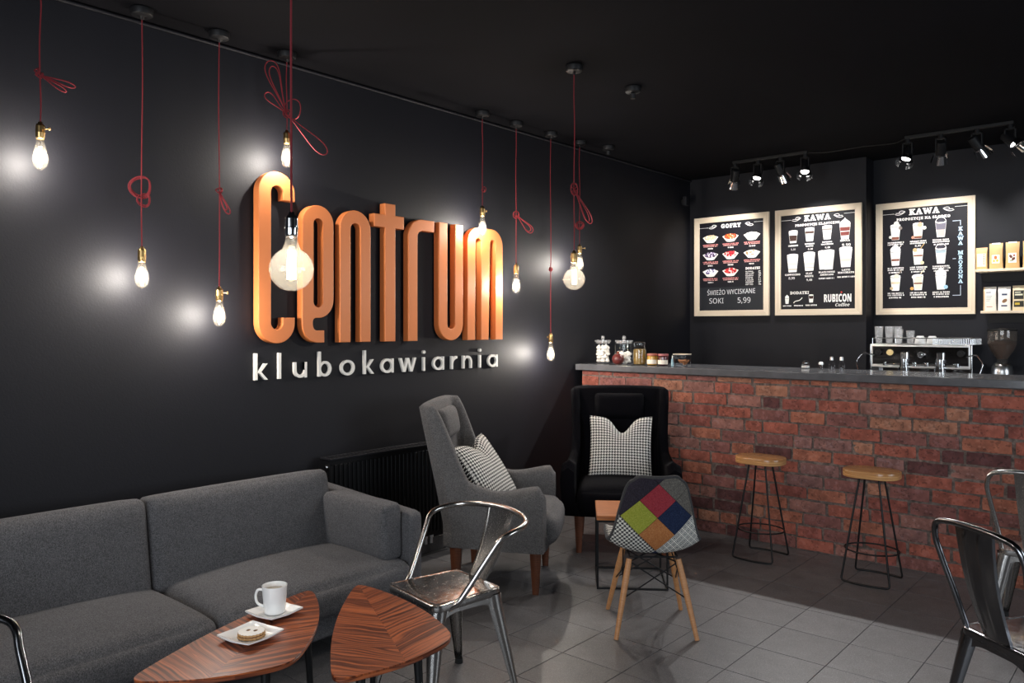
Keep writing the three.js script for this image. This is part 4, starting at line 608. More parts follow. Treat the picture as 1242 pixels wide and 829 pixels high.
  const bt = thing('candle_tube', 'tiny pale blue upright tube beside the jam jars', 'tube', [-3.161, TOP, -5.62]); mesh('tube_body', lathe([[0.001, 0], [0.010, 0], [0.011, 0.004], [0.009, 0.05], [0.004, 0.062], [0.001, 0.062]], 14), std(new THREE.Color().setRGB(0.25, 0.42, 0.5), 0.4), bt); mesh('cap', lathe([[0.004, 0.062], [0.004, 0.08], [0.001, 0.084]], 10), M.white, bt);
  const cj = thing('cinnamon_box', 'small square glass box holding brown cinnamon sticks', 'glass box', [-3.063, TOP, -5.60]); mesh('glass_body', merge([box(0.1, 0.095, 0.003, 0, 0.0485, 0.05), box(0.1, 0.095, 0.003, 0, 0.0485, -0.05), box(0.003, 0.095, 0.1, 0.05, 0.0485, 0), box(0.003, 0.095, 0.1, -0.05, 0.0485, 0), box(0.1, 0.004, 0.1, 0, 0.002, 0)]), M.glass, cj); mesh('rim', merge([box(0.106, 0.005, 0.006, 0, 0.098, 0.05), box(0.106, 0.005, 0.006, 0, 0.098, -0.05), box(0.006, 0.005, 0.1, 0.05, 0.098, 0), box(0.006, 0.005, 0.1, -0.05, 0.098, 0)]), M.pale, cj);
  for (let k = 0; k < 7; k++) { const a = rr(-0.8, 0.8), x = rr(-0.02, 0.02), z = -0.03 + k * 0.009; mesh('cinnamon_stick', bar(V(x - 0.03 * Math.cos(a), 0.03 + k * 0.003 - 0.026 * Math.sin(a), z), V(x + 0.03 * Math.cos(a), 0.03 + k * 0.003 + 0.03 * Math.sin(a), z), 0.007, 0.007, 8), std(new THREE.Color().setRGB(0.28, 0.11, 0.04), 0.8), cj); }
  // small shakers and bottles
  const sug = thing('sugar_dispenser', 'clear domed sugar dispenser with metal top on the worktop', 'dispenser', [-2.214, TOP, -5.93]); mesh('glass_body', lathe([[0.001, 0], [0.03, 0], [0.032, 0.005], [0.03, 0.03], [0.02, 0.045]], 20), M.glass, sug); mesh('metal_top', lathe([[0.021, 0.042], [0.021, 0.05], [0.012, 0.056], [0.001, 0.058]], 18), M.chrome, sug); mesh('sugar', lathe([[0.001, 0.003], [0.027, 0.003], [0.028, 0.02], [0.001, 0.024]], 16), M.white, sug);
  const shk = thing('salt_shaker', 'short glass shaker with metal cap between dispenser and bottles', 'shaker', [-2.098, TOP, -5.93]); mesh('glass_body', lathe([[0.001, 0], [0.02, 0], [0.021, 0.005], [0.017, 0.035]], 16), M.glass, shk); mesh('cap', lathe([[0.018, 0.033], [0.019, 0.046], [0.012, 0.052], [0.001, 0.053]], 16), M.brushed, shk);
  const bot = thing('oil_bottle', 'small clear bottle with steel cap, next to the short shaker', 'bottle', [-2.021, TOP, -5.93], 0, 'small capped bottles'); mesh('glass_body', lathe([[0.001, 0], [0.022, 0], [0.023, 0.005], [0.022, 0.04], [0.012, 0.056], [0.011, 0.075]], 18), M.glass, bot); mesh('cap', lathe([[0.013, 0.068], [0.0135, 0.088], [0.010, 0.094], [0.001, 0.095]], 16), M.brushed, bot);
  copyThing(bot, [-1.95, TOP, -5.93], 0, 'small clear bottle with steel cap, nearer the coffee machine');
}

// ---------------------------------------------------------------- radiator
{
  const L = 1.2, t = thing('panel_radiator', 'black ribbed panel radiator on the wall between sofa and grey armchair', 'radiator', [RX0 + 0.10, 0.15, -2.82 - L / 2]);
  const rm = phy(new THREE.Color().setRGB(0.004, 0.004, 0.005), 0.5, { specularIntensity: 0.5 });
  mesh('panel', merge([box(0.018, 0.6, L, 0.03, 0.31, 0), box(0.018, 0.6, L, -0.045, 0.31, 0)]), rm, t);
  const fl = []; for (let k = 0; k < 36; k++) fl.push(rbox(0.012, 0.55, 0.022, 0.005, 0.043, 0.31, -L / 2 + 0.0167 + k * L / 36, 1)); mesh('flutes', merge(fl), rm, t);
  const gr = [rbox(0.112, 0.012, 0.012, 0.003, 0, 0.618, -L / 2 + 0.006), rbox(0.112, 0.012, 0.012, 0.003, 0, 0.618, L / 2 - 0.006), rbox(0.01, 0.012, L, 0.003, 0.049, 0.618, 0), rbox(0.01, 0.012, L, 0.003, -0.049, 0.618, 0)]; for (let k = 0; k < 40; k++) gr.push(box(0.09, 0.006, 0.014, 0, 0.617, -L / 2 + 0.03 + k * (L - 0.06) / 39)); mesh('top_grille', merge(gr), M.conduit, t);
  for (const s of [-1, 1]) mesh('side_cover', box(0.1, 0.6, 0.004, 0, 0.31, s * (L / 2 - 0.001)), rm, t);
  mesh('bleed_plug', lathe([[0.001, 0.016], [0.012, 0.014], [0.013, 0], [0.001, 0]], 14).rotateX(Math.PI / 2).translate(0.03, 0.575, L / 2 + 0.001), M.chrome, t);
  for (const z of [-0.2, -0.25, 0.3]) mesh('pipe_valve', merge([cyl(0.014, 0.014, 0.07, 0.01, -0.015, z, 12), cyl(0.018, 0.018, 0.02, 0.01, 0.0, z, 12)]), M.brushed, t);
  for (const z of [-0.4, 0.4]) mesh('wall_bracket', box(0.045, 0.5, 0.03, -0.0765, 0.33, z), rm, t);
}

// ---------------------------------------------------------------- sofa
{
  const z0 = -2.82, z1 = -0.38, zc = (z0 + z1) / 2, t = thing('sofa', 'long charcoal grey fabric sofa with loose back cushions along the sign wall', 'sofa', [-3.46, 0, zc], Math.PI / 2), Ls = z1 - z0; // local +z faces the room, local +x runs towards the radiator
  const F = M.sofa, uv = (g, k = 0) => boxUV(g, 1, k * 0.31, k * 0.17);
  mesh('base_frame', uv(cushion(Ls - 0.04, 0.16, 0.80, 0.025, {}, 8).translate(0, 0.175, 0.0)), F, t);
  mesh('back_frame', uv(cushion(Ls - 0.02, 0.46, 0.16, 0.05, {}, 8).rotateX(-0.10).translate(0, 0.42, -0.345)), F, t);
  for (const s of [1, -1]) {
    // arm: sloping top, slim panel
    const g = cushion(0.105, 0.52, 0.84, 0.035, {}, 10), p = g.attributes.position; for (let i = 0; i < p.count; i++) { const y = p.getY(i), z = p.getZ(i); if (y > 0) p.setY(i, y - (z / 0.84 + 0.5) * 0.055 * (y / 0.26)); } g.computeVertexNormals();
    mesh('arm', uv(g.translate(s * (Ls / 2 - 0.053), 0.39, 0.0), s), F, t);
    mesh('arm_cushion', uv(cushion(0.13, 0.29, 0.53, 0.032, { side: 0.014, top: 0.006 }, 12).rotateZ(s * 0.03).translate(s * (Ls / 2 - 0.172), 0.505, 0.115), s + 2), F, t);
  }
  const cw = 1.0, cs = 0.05; // the cushion joint lies a little off centre
  for (const s of [1, -1]) {
    mesh('seat_cushion', uv(cushion(cw + 0.105 - s * 0.05, 0.16, 0.70, 0.055, { top: 0.052, front: 0.03 }, 18).translate(s * (cw / 2 + 0.053) + cs, 0.278, 0.095), s + 5), F, t);
    mesh('back_cushion', uv(cushion(cw, 0.46, 0.17, 0.045, { front: 0.024, top: 0.005 }, 16).rotateX(-0.17).translate(s * (cw / 2 + 0.001) + cs, 0.532, -0.205), s + 8), F, t);
  }
  for (const sx of [-1, 1]) for (const sz of [-1, 1]) mesh('leg', bar(V(sx * (Ls / 2 - 0.1), 0, sz * 0.34), V(sx * (Ls / 2 - 0.1), 0.105, sz * 0.34), 0.02, 0.026), M.blackMetal, t);
}

// ---------------------------------------------------------------- wing armchairs and their cushions
function wingChair(label, pos, turn, fab) {
  const t = thing('wing_armchair', label, 'armchair', pos, turn), sm = THREE.MathUtils.smoothstep;
  // plan of the shell: from the back centre round to the front of the arm
  const plan = (k) => { // k 0..1, returns outer x, z and inward normal
    if (k < 0.34) return [k / 0.34 * 0.265, -0.30, 0, 1];
    if (k < 0.52) { const a = (k - 0.34) / 0.18 * (Math.PI / 2 - 0.11); return [0.265 + 0.085 * Math.sin(a), -0.215 - 0.085 * Math.cos(a), -Math.sin(a), Math.cos(a)]; }
    const q = (k - 0.52) / 0.48, z = -0.215 + q * 0.525; return [0.348 + 0.066 * q - 0.02 * q * q, z, -0.995, 0.1];
  };
  const topY = (k) => { if (k < 0.50) return 1.105 - 0.012 * (k / 0.5) ** 2; const w = sm(k, 0.50, 0.53); let y = 1.093; const q = (k - 0.52) / 0.48; // along the side
    const wing = 1 - sm(q, 0.02, 0.26); y = 0.605 + 0.40 * wing + 0.088 * (1 - sm(q, 0.0, 0.52)) + 0.035 * sm(q, 0.5, 0.95); y -= 0.05 * sm(q, 0.93, 1.0); return Math.min(1.093, w ? y : y); };
  const lean = (k, y) => -Math.max(0, y - 0.38) * 0.20 * (1 - sm(k, 0.60, 0.86)), Y0 = 0.262, nk = 180, loop = [];
  const th = (k) => 0.062 + 0.035 * sm(k, 0.6, 0.9), N = 16;
  const g = surf(nk, N, (u, v) => {
    const s = (u - 0.5) * 2, k = Math.min(0.99999, Math.abs(s)), [x, z, nx, nz] = plan(k), T = topY(k), h = th(k), r = h / 2; let y, off;
    if (v < 0.42) { const q = v / 0.42; y = Y0 + (T - r - Y0) * q; off = 0; } else if (v < 0.58) { const a = (v - 0.42) / 0.16 * Math.PI; y = T - r + r * Math.sin(a); off = r - r * Math.cos(a); } else { const q = (v - 0.58) / 0.42; y = T - r + (Y0 - (T - r)) * q; off = h; }
    const bow = 0.018 * Math.sin(Math.min(1, Math.max(0, (y - 0.3) / 0.4)) * Math.PI) * (k > 0.5 ? 1 : 0); // arms swell a little
    const wide = 1 + Math.max(-0.06, (y - 0.85) * 0.24) * (1 - sm(k, 0.55, 0.82)); // back narrows at the waist, flares to the top
    return V(Math.sign(s || 1) * (x * wide + bow + nx * off), y, z + lean(k, y) + nz * off);
  });
  const caps = []; for (const s of [0, 1]) { const ps = []; for (let j = 0; j <= N; j++) { const i = (j * (nk + 1) + (s ? nk : 0)); ps.push(V().fromBufferAttribute(g.attributes.position, i)); } const c = surf(1, N / 2, (u, v) => { const a = ps[Math.round(v * N / 2)], b = ps[N - Math.round(v * N / 2)]; const q = a.clone().lerp(b, u); q.z += 0.0; return q; }); caps.push(c); }
  void loop; mesh('shell', boxUV(merge([g, ...caps])), fab, t).userData.label = 'upholstered shell of back, wings and arms';
  mesh('seat_cushion', boxUV(cushion(0.60, 0.19, 0.60, 0.07, { top: 0.03, front: 0.025 }, 14).translate(0, 0.362, 0.07)), fab, t);
  mesh('seat_base', boxUV(cushion(0.66, 0.10, 0.62, 0.02, {}, 6).translate(0, 0.305, 0.02)), fab, t);
  mesh('head_pillow', boxUV(cushion(0.37, 0.19, 0.06, 0.029, { front: 0.03 }, 12).rotateX(-0.20).translate(0, 0.955, -0.335)), fab, t);
  for (const sx of [-1, 1]) for (const f of [1, -1]) mesh('leg', new THREE.CylinderGeometry(0.046, 0.024, 0.265, 4, 1).rotateY(Math.PI / 4).translate(sx * 0.285, 0.1325, f > 0 ? 0.255 : -0.215), M.legWood, t);
  return t;
}
wingChair('light grey wing armchair with wooden legs beside the radiator', [-3.264, 0, -3.665], facing(0.84, -0.54), M.greyWool);
wingChair('black wing armchair with wooden legs in front of the brick bar', [-3.117, 0, -4.794], facing(0.56, 0.83), M.blackWool);
function throwCushion(label, pos, turn, tilt, roll, notch) {
  const n = 26, W = 0.46, side = (sg) => surf(n, n, (u, v) => {
    const a = u * 2 - 1, b = v * 2 - 1, e = (1 - a * a) * (1 - b * b), pin = 1 - 0.075 * (1 - Math.pow(Math.abs(a), 2.5)) * Math.abs(b) * 0, thick = 0.072 * Math.pow(Math.max(0, e), 0.42);
    let x = a * W / 2 * (1 - 0.05 * (1 - b * b)) * pin, y = b * W / 2 * (1 - 0.05 * (1 - a * a)); // edges drawn in between the corners
    const dip = notch * Math.exp(-((a - 0.05) ** 2) / 0.10) * Math.max(0, b) ** 2; y -= dip; const fold = 1 - 0.45 * Math.exp(-((a - 0.05) ** 2) / 0.02) * Math.max(0, b) * (notch ? 1 : 0);
    return V(x, y + W / 2, sg * thick * fold);
  }, (u, v) => [u * W, v * W]);
  const t = thing('throw_cushion', label, 'cushion', pos, turn), g = merge([side(1), side(-1)]); g.applyMatrix4(new THREE.Matrix4().makeRotationFromEuler(new THREE.Euler(tilt, 0, roll)));
  mesh('cover', g, M.hound, t); return t;
}
{
  const gf = [0.84, -0.54], bf = [0.56, 0.83];
  throwCushion('black and white houndstooth cushion leaning in the grey armchair', [-3.264 + gf[0] * 0.03, 0.45, -3.665 + gf[1] * 0.03], facing(...gf) - 0.30, -0.56, 0.10, 0.06);
  throwCushion('black and white houndstooth cushion with a dented top in the black armchair', [-3.117 - bf[0] * 0.05, 0.452, -4.794 - bf[1] * 0.05], facing(...bf) - 0.06, -0.30, 0.0, 0.12);
}

// ---------------------------------------------------------------- wire cube side table
{
  const t = thing('side_table', 'small square table with wooden top on black wire cube frame', 'side table', [-2.634, 0, -4.163], facing(0.59, 0.81)), w = 0.42, h = 0.40, q = 0.006;
  const e = w / 2 - q, P = (x, y, z) => V(x * e, y, z * e);
  for (const y of [q, h]) mesh('wire_square', merge([bar(P(-1, y, -1), P(1, y, -1), q), bar(P(-1, y, 1), P(1, y, 1), q), bar(P(-1, y, -1), P(-1, y, 1), q), bar(P(1, y, -1), P(1, y, 1), q)]), M.blackMetal, t);
  for (const x of [-1, 1]) for (const z of [-1, 1]) mesh('leg', bar(P(x, 0, z), P(x, h + q, z), q), M.blackMetal, t);
  mesh('table_top', boxUV(rbox(w, 0.028, w, 0.003, 0, h + 0.02, 0)), M.cherry, t);
}

// ---------------------------------------------------------------- patchwork chair
{
  const t = thing('patchwork_chair', 'shell chair covered in colourful fabric patchwork on beech dowel legs', 'chair', [-2.154, 0, -3.597], facing(-0.635, -0.772));
  const patch = canvasTex(1024, 1024, (c, w) => {
    c.fillStyle = '#565350'; c.fillRect(0, 0, w, w); const fib = (x, y, s, col, n) => { c.save(); c.beginPath(); c.rect(x, y, s, s); c.clip(); for (let i = 0; i < n; i++) { c.fillStyle = col[(rnd() * col.length) | 0]; c.fillRect(x + rnd() * s, y + rnd() * s, 1 + rnd() * 5, 1 + rnd() * 2); } c.restore(); };
    const S = 190; c.save(); c.translate(w / 2, w * 0.585); c.rotate(Math.PI / 4);
    const plain = (i, j, base, sp) => { c.fillStyle = base; c.fillRect(i * S, j * S, S + 1, S + 1); fib(i * S, j * S, S, sp, 2200); };
    const hound = (i, j) => { const n = 64, q = S / n; for (let y = 0; y < n; y++) for (let x = 0; x < n; x++) { const on = ((x + y) & 3) < 2 ? (x & 7) < 4 : (y & 7) < 4; c.fillStyle = on ? '#1d1d23' : '#dcd9d0'; c.fillRect(i * S + x * q, j * S + y * q, q + 0.6, q + 0.6); } };
    const diamonds = (i, j) => { c.fillStyle = '#26303a'; c.fillRect(i * S, j * S, S + 1, S + 1); c.strokeStyle = '#d9d6cd'; c.lineWidth = 5; for (let y = 0; y < 5; y++) for (let x = 0; x < 5; x++) for (const r of [17, 8]) c.strokeRect(i * S + x * 38 + 19 - r, j * S + y * 38 + 19 - r, 2 * r, 2 * r); };
    const specs = { red: ['#8e2f38', ['#a83f48', '#7a2530', '#9c4650']], green: ['#8d9336', ['#a3a545', '#757c2a', '#b0ae5c']], navy: ['#1d2740', ['#2a3450', '#151d32', '#344060']], tan: ['#a4673c', ['#b87b4c', '#8e5630', '#c08a5c']], char: ['#2c2830', ['#3a3540', '#201d26']], grey: ['#5c5853', ['#76716a', '#46423e', '#8a857c']] };
    const grid = { '-1,-1': 'red', '-1,0': 'green', '0,-1': 'navy', '0,0': 'tan', '-2,-1': 'char', '-1,-2': 'grey', '-2,-2': 'char', '-2,0': 'char', '0,-2': 'grey', '-3,-1': 'char', '-1,-3': 'grey', '-3,0': 'char', '0,-3': 'grey', '-3,-2': 'char', '-2,-3': 'grey', '-3,-3': 'grey' };
    for (let i = -4; i < 4; i++) for (let j = -4; j < 4; j++) { const k = grid[`${i},${j}`]; if (k) plain(i, j, ...specs[k]); else if (i < j) hound(i, j); else if (i > j) diamonds(i, j); else plain(i, j, ...specs.navy); }
    c.strokeStyle = 'rgba(20,16,16,0.55)'; c.lineWidth = 3; for (let i = -4; i < 5; i++) { c.beginPath(); c.moveTo(i * S, -4 * S); c.lineTo(i * S, 4 * S); c.moveTo(-4 * S, i * S); c.lineTo(4 * S, i * S); c.stroke(); } c.restore();
  });
  // side profile from the seat lip (v=0) to the top of the back (v=1)
  const prof = new THREE.CatmullRomCurve3([V(0, 0.405, 0.235), V(0, 0.432, 0.20), V(0, 0.425, 0.08), V(0, 0.412, -0.06), V(0, 0.428, -0.155), V(0, 0.50, -0.205), V(0, 0.62, -0.232), V(0, 0.74, -0.262), V(0, 0.815, -0.285)], false, 'centripetal');
  const half = (v) => v < 0.48 ? 0.205 + 0.03 * Math.sin(v / 0.48 * Math.PI / 2) : 0.235 - 0.118 * Math.pow((v - 0.48) / 0.52, 1.25);
  const shellF = (off) => (u, v) => {
    const a = u * 2 - 1; let vv = v; const p = prof.getPoint(vv), tg = prof.getTangent(vv), hw = half(v), n = V(0, tg.z, -tg.y).normalize(); if (n.y < 0 && v < 0.4) n.negate(); // inner side: up on the seat, forward on the back
    const inner = V(0, -tg.z, tg.y).normalize(); const e = Math.pow(Math.abs(a), 2.4), corner = Math.pow(Math.abs(a), 6) * (Math.max(0, (v - 0.86) / 0.14) ** 2);
    const wrap = (v < 0.5 ? 0.062 * Math.sin(Math.min(1, v * 2.2) * Math.PI / 2) : 0.062 - 0.03 * (v - 0.5)) * e; const q = p.clone().add(inner.clone().multiplyScalar(wrap + off)); q.y -= corner * 0.035; q.x = a * hw * (1 - 0.02 * e); return q;
  };
  const inner = surf(28, 44, shellF(0.011), (u, v, p) => [0.5 - p.x * 1.75, (v - 0.5) * 1.0 + 0.35]), outer = surf(28, 44, shellF(-0.011), (u, v, p) => [0.5 - p.x * 1.48, v > 0.42 ? 0.415 + (p.y - 0.61) * 1.48 : 0.04 + v * 0.26]);
  const fixed = (g) => { const uv = g.attributes.uv; void uv; return g; };
  const edge = (() => { const P = [], f0 = shellF(0), n = 30; for (let i = 0; i <= n; i++) P.push(f0(i / n, 1)); for (let i = 1; i < n; i++) P.push(f0(1, 1 - i / n)); for (let i = 0; i <= n; i++) P.push(f0(1 - i / n, 0)); for (let i = 1; i < n; i++) P.push(f0(0, i / n)); return tube(P, 0.0105, 200, 8, true); })();
  mesh('shell', merge([fixed(inner), fixed(outer)]), phy(0xffffff, 0.92, { map: patch, bumpMap: rep(weaveBump, 12), bumpScale: 0.001, specularIntensity: 0.3 }), t).userData.label = 'padded seat shell of red, green, navy and orange patches';
  mesh('piping', edge, fabric(new THREE.Color().setRGB(0.16, 0.155, 0.155)), t);
  // dowel legs with black cross wires
  const top = 0.375, ft = [[-0.20, -0.215], [0.20, -0.215], [-0.20, 0.215], [0.20, 0.215]], tp = ft.map(([x, z]) => [x * 0.62, z * 0.56]);
  ft.forEach(([x, z], k) => { const a = V(x, 0, z), b = V(tp[k][0], top, tp[k][1]), m = a.clone().lerp(b, 0.72); mesh('leg', merge([bar(a, m, 0.011, 0.0165, 14), bar(m, b, 0.0165, 0.0145, 14)]), M.beech, t); });
  const at = (k, q) => V(ft[k][0], 0, ft[k][1]).lerp(V(tp[k][0], top, tp[k][1]), q), br = [];
  for (const [i, j] of [[0, 1], [2, 3], [0, 2], [1, 3]]) br.push(bar(at(i, 0.5), at(j, 0.97), 0.0035), bar(at(j, 0.5), at(i, 0.97), 0.0035));
  for (let k = 0; k < 4; k++) br.push(bar(at(k, 0.95), V(0, top + 0.008, 0), 0.004));
  br.push(rod([V(-0.12, top + 0.01, -0.12), V(0.12, top + 0.01, -0.12), V(0.12, top + 0.02, 0.12), V(-0.12, top + 0.02, 0.12)], 0.005, 0.02, 8, true)); mesh('wire_brace', merge(br), M.blackMetal, t);
}

// ---------------------------------------------------------------- bar stools
{
  const t = thing('bar_stool', 'bar stool with oval wooden seat and black wire legs nearer the patchwork chair', 'bar stool', [-2.224, 0, -5.145], 0, 'wooden wire-leg bar stools'), r = 0.006;
  const seat = extrude(roundRect(0.325, 0.245, 0.105), 0.045, 0.006, 20, 2).rotateX(-Math.PI / 2); { const p = seat.attributes.position; for (let i = 0; i < p.count; i++) { const x = p.getX(i), z = p.getZ(i); if (p.getY(i) > 0.03) p.setY(i, p.getY(i) - 0.008 * Math.max(0, 1 - (x / 0.15) ** 2) * Math.max(0, 1 - (z / 0.11) ** 2)); } seat.computeVertexNormals(); }
  mesh('seat', boxUV(toCreasedNormals(seat, 0.6).translate(0, 0.632, 0), 1, 0.2, 0.1), M.oak, t);
  for (const s of [1, -1]) {
    const bow = []; for (let k = 0; k <= 6; k++) { const q = k / 6 * 2 - 1; bow.push(V(q * 0.14, r, s * (0.135 + 0.03 * (1 - q * q)))); }
    mesh('sled_leg', rod([V(-0.055, 0.634, s * 0.055), ...bow, V(0.055, 0.634, s * 0.055)], r, 0.02, 8), M.blackMetal, t);
  }
  mesh('foot_ring', new THREE.TorusGeometry(0.155, 0.005, 8, 40).rotateX(Math.PI / 2).scale(1, 1, 0.9).translate(0, 0.187, 0), M.blackMetal, t);
  mesh('seat_plate', box(0.14, 0.004, 0.14, 0, 0.631, 0), M.blackMetal, t);
  copyThing(t, [-1.502, 0, -5.115], 0, 'bar stool with oval wooden seat and black wire legs nearer the metal chairs');
}

// ---------------------------------------------------------------- leaf shaped coffee tables
function leafTable(label, A, C, key) { // A: the narrow tip, C: the far corner of the long side
  const dx = C[0] - A[0], dz = C[1] - A[1], l = Math.hypot(dx, dz), u = [dx / l, dz / l], t = thing('leaf_table', label, 'coffee table', [A[0] + u[0] * 0.46 + u[1] * 0.12, 0, A[1] + u[1] * 0.46 - u[0] * 0.12], facing(...u), 'leaf shaped coffee tables');
  const H = 0.51, th = 0.018, a = [0, 0], b = [0.37, 0.60], c = [0, 0.89]; // local plan: [across, along]
  const arc = (p, q, bulge, n = 60) => Array.from({ length: n }, (_, i) => { const k = i / n, ex = q[0] - p[0], ez = q[1] - p[1], m = Math.hypot(ex, ez), s = 4 * k * (1 - k) * bulge; return [p[0] + ex * k - ez / m * -s, p[1] + ez * k + ex / m * -s]; });
  let ring = [...arc(a, b, 0.055, 70), ...arc(b, c, 0.045, 46), ...arc(c, a, 0.04, 88)];
  for (let pass = 0; pass < 2; pass++) ring = ring.map((_, i) => { let x = 0, z = 0; for (let k = -4; k <= 4; k++) { const q = ring[(i + k + ring.length) % ring.length]; x += q[0] / 9; z += q[1] / 9; } return [x, z]; });
  const off = [0.12, 0.46], P = ring.map(([x, z]) => [x - off[0], z - off[1]]);
  // midrib from the tip to the middle of the short side: two veneer halves
  const iA = 0, iM = 70 + 23, halves = [P.slice(iA, iM + 1), [...P.slice(iM), P[0]]], rib = Math.atan2(P[iM][0] - P[0][0], P[iM][1] - P[0][1]);
  halves.forEach((poly, k) => {
    const sh = new THREE.Shape(); poly.forEach(([x, z], i) => (i ? sh.lineTo(x, -z) : sh.moveTo(x, -z))); const g = extrude(sh, 0.005, 0.0005, 1).rotateX(-Math.PI / 2).translate(0, H - 0.005, 0), q = g.index ? g.toNonIndexed() : g, p = q.attributes.position, uv = new Float32Array(p.count * 2), an = rib + (k ? 0.92 : -0.95);
    for (let i = 0; i < p.count; i++) { const x = p.getX(i), z = p.getZ(i); uv[i * 2] = x * Math.sin(an) + z * Math.cos(an) + 0.37 * k + key; uv[i * 2 + 1] = x * Math.cos(an) - z * Math.sin(an) + key * 2; }
    q.setAttribute('uv', new THREE.BufferAttribute(uv, 2)); mesh('veneer_leaf', q, M.rose, t).userData.label = 'rosewood veneer half with slanting grain';
  });
  const sh = new THREE.Shape(); P.forEach(([x, z], i) => (i ? sh.lineTo(x * 0.997, -z * 0.997) : sh.moveTo(x * 0.997, -z * 0.997)));
  mesh('board', extrude(sh, th - 0.0055, 0.002, 1).rotateX(-Math.PI / 2).translate(0, H - th, 0), M.roseEdge, t);
  const L = [[0.075, 0.14], [0.245, 0.57], [0.07, 0.70]].map(([x, z]) => [x - off[0], z - off[1]]);
  for (const [x, z] of L) mesh('leg', bar(V(x * 1.2, 0, z * 1.2), V(x, H - th, z), 0.0095, 0.016, 14), M.blackMetal, t);
  mesh('under_frame', merge([[0, 1], [1, 2], [2, 0]].map(([i, k]) => bar(V(L[i][0], H - 0.03, L[i][1]), V(L[k][0], H - 0.03, L[k][1]), 0.01))), M.blackMetal, t);
}
leafTable('leaf shaped rosewood coffee table carrying the cup and cookie', [-2.66, -1.86], [-2.372, -1.0], 0.11);
leafTable('leaf shaped rosewood coffee table standing empty beside the steel armchair', [-2.575, -2.02], [-1.915, -1.41], 0.53);

// cup, plates, cookie
{
  const plateG = (w) => { const n = 24, f = (off) => (u, v) => { const a = u * 2 - 1, b = v * 2 - 1, sq = (p, q) => p * (1 - 0.07 * (1 - q * q) * 0 - 0.10 * q * q * 0) * (1 + 0.05 * (1 - q * q)), m = Math.max(Math.abs(a), Math.abs(b)), rise = 0.013 * THREE.MathUtils.smoothstep(m, 0.55, 1.0) + 0.004 * Math.abs(a * b); return V(sq(a, b) * w / 2, 0.0025 + rise + off, sq(b, a) * w / 2); }; const top = surf(n, n, f(0.003)), bot = surf(n, n, f(-0.0015)); const rim = [[0, 0, 1, 0], [1, 0, 1, 1], [1, 1, 0, 1], [0, 1, 0, 0]].map(([u0, v0, u1, v1]) => surf(n, 1, (q, e) => f(e ? 0.003 : -0.0015)(u0 + (u1 - u0) * q, v0 + (v1 - v0) * q))); return merge([top, bot, ...rim]); };
  const s = mesh('square_saucer', plateG(0.142), M.ceramic); s.position.set(-2.515, 0.511, -1.60); s.rotation.y = 0.12; tag(s, 'square white saucer under the coffee cup', 'saucer');
  const c = thing('coffee_cup', 'white porcelain coffee cup standing on the square saucer', 'cup', [-2.52, 0.5175, -1.605], 3.85);
  mesh('cup_body', lathe([[0.001, 0], [0.034, 0], [0.037, 0.004], [0.041, 0.05], [0.0445, 0.098], [0.0445, 0.100], [0.042, 0.100], [0.0385, 0.05], [0.034, 0.01], [0.001, 0.008]], 40), M.ceramic, c);
  mesh('handle', rod([V(0.040, 0.082, 0), V(0.062, 0.084, 0), V(0.070, 0.06, 0), V(0.064, 0.032, 0), V(0.038, 0.022, 0)], 0.005, 0.02, 10), M.ceramic, c); mesh('coffee', new THREE.CircleGeometry(0.0405, 32).rotateX(-Math.PI / 2).translate(0, 0.082, 0), std(new THREE.Color().setRGB(0.5, 0.42, 0.33), 0.4), c);
  const p = mesh('square_plate', plateG(0.15), M.ceramic); p.position.set(-2.385, 0.511, -1.428); p.rotation.y = 0.18; tag(p, 'square white plate under the cookie', 'plate');
  const k = thing('cookie', 'round sugar dusted sandwich cookie with two dark holes', 'cookie', [-2.383, 0.5185, -1.43], 0.6), wave = (r, holes) => { const sh = new THREE.Shape(); for (let i = 0; i <= 120; i++) { const a = i / 120 * PI2, q = r * (1 + 0.035 * Math.cos(a * 22)); i ? sh.lineTo(q * Math.cos(a), q * Math.sin(a)) : sh.moveTo(q, 0); } if (holes) for (const x of [-0.0125, 0.0125]) { const h = new THREE.Path(); h.absellipse(x, 0.004, 0.0065, 0.0095, 0, PI2, true, 0); sh.holes.push(h); } return sh; };
  const dough = std(new THREE.Color().setRGB(0.42, 0.24, 0.10), 0.85);
  mesh('bottom_biscuit', extrude(wave(0.044), 0.008, 0.001).rotateX(-Math.PI / 2), dough, k); mesh('jam_layer', cyl(0.040, 0.040, 0.0025, 0, 0.0092, 0, 30), std(new THREE.Color().setRGB(0.09, 0.008, 0.01), 0.15), k);
  mesh('top_biscuit', extrude(wave(0.043, true), 0.007, 0.001).rotateX(-Math.PI / 2).translate(0, 0.0105, 0), dough, k); mesh('sugar_dusting', extrude(wave(0.0425, true), 0.0018, 0.0005).rotateX(-Math.PI / 2).translate(0, 0.0172, 0), M.white, k);
}

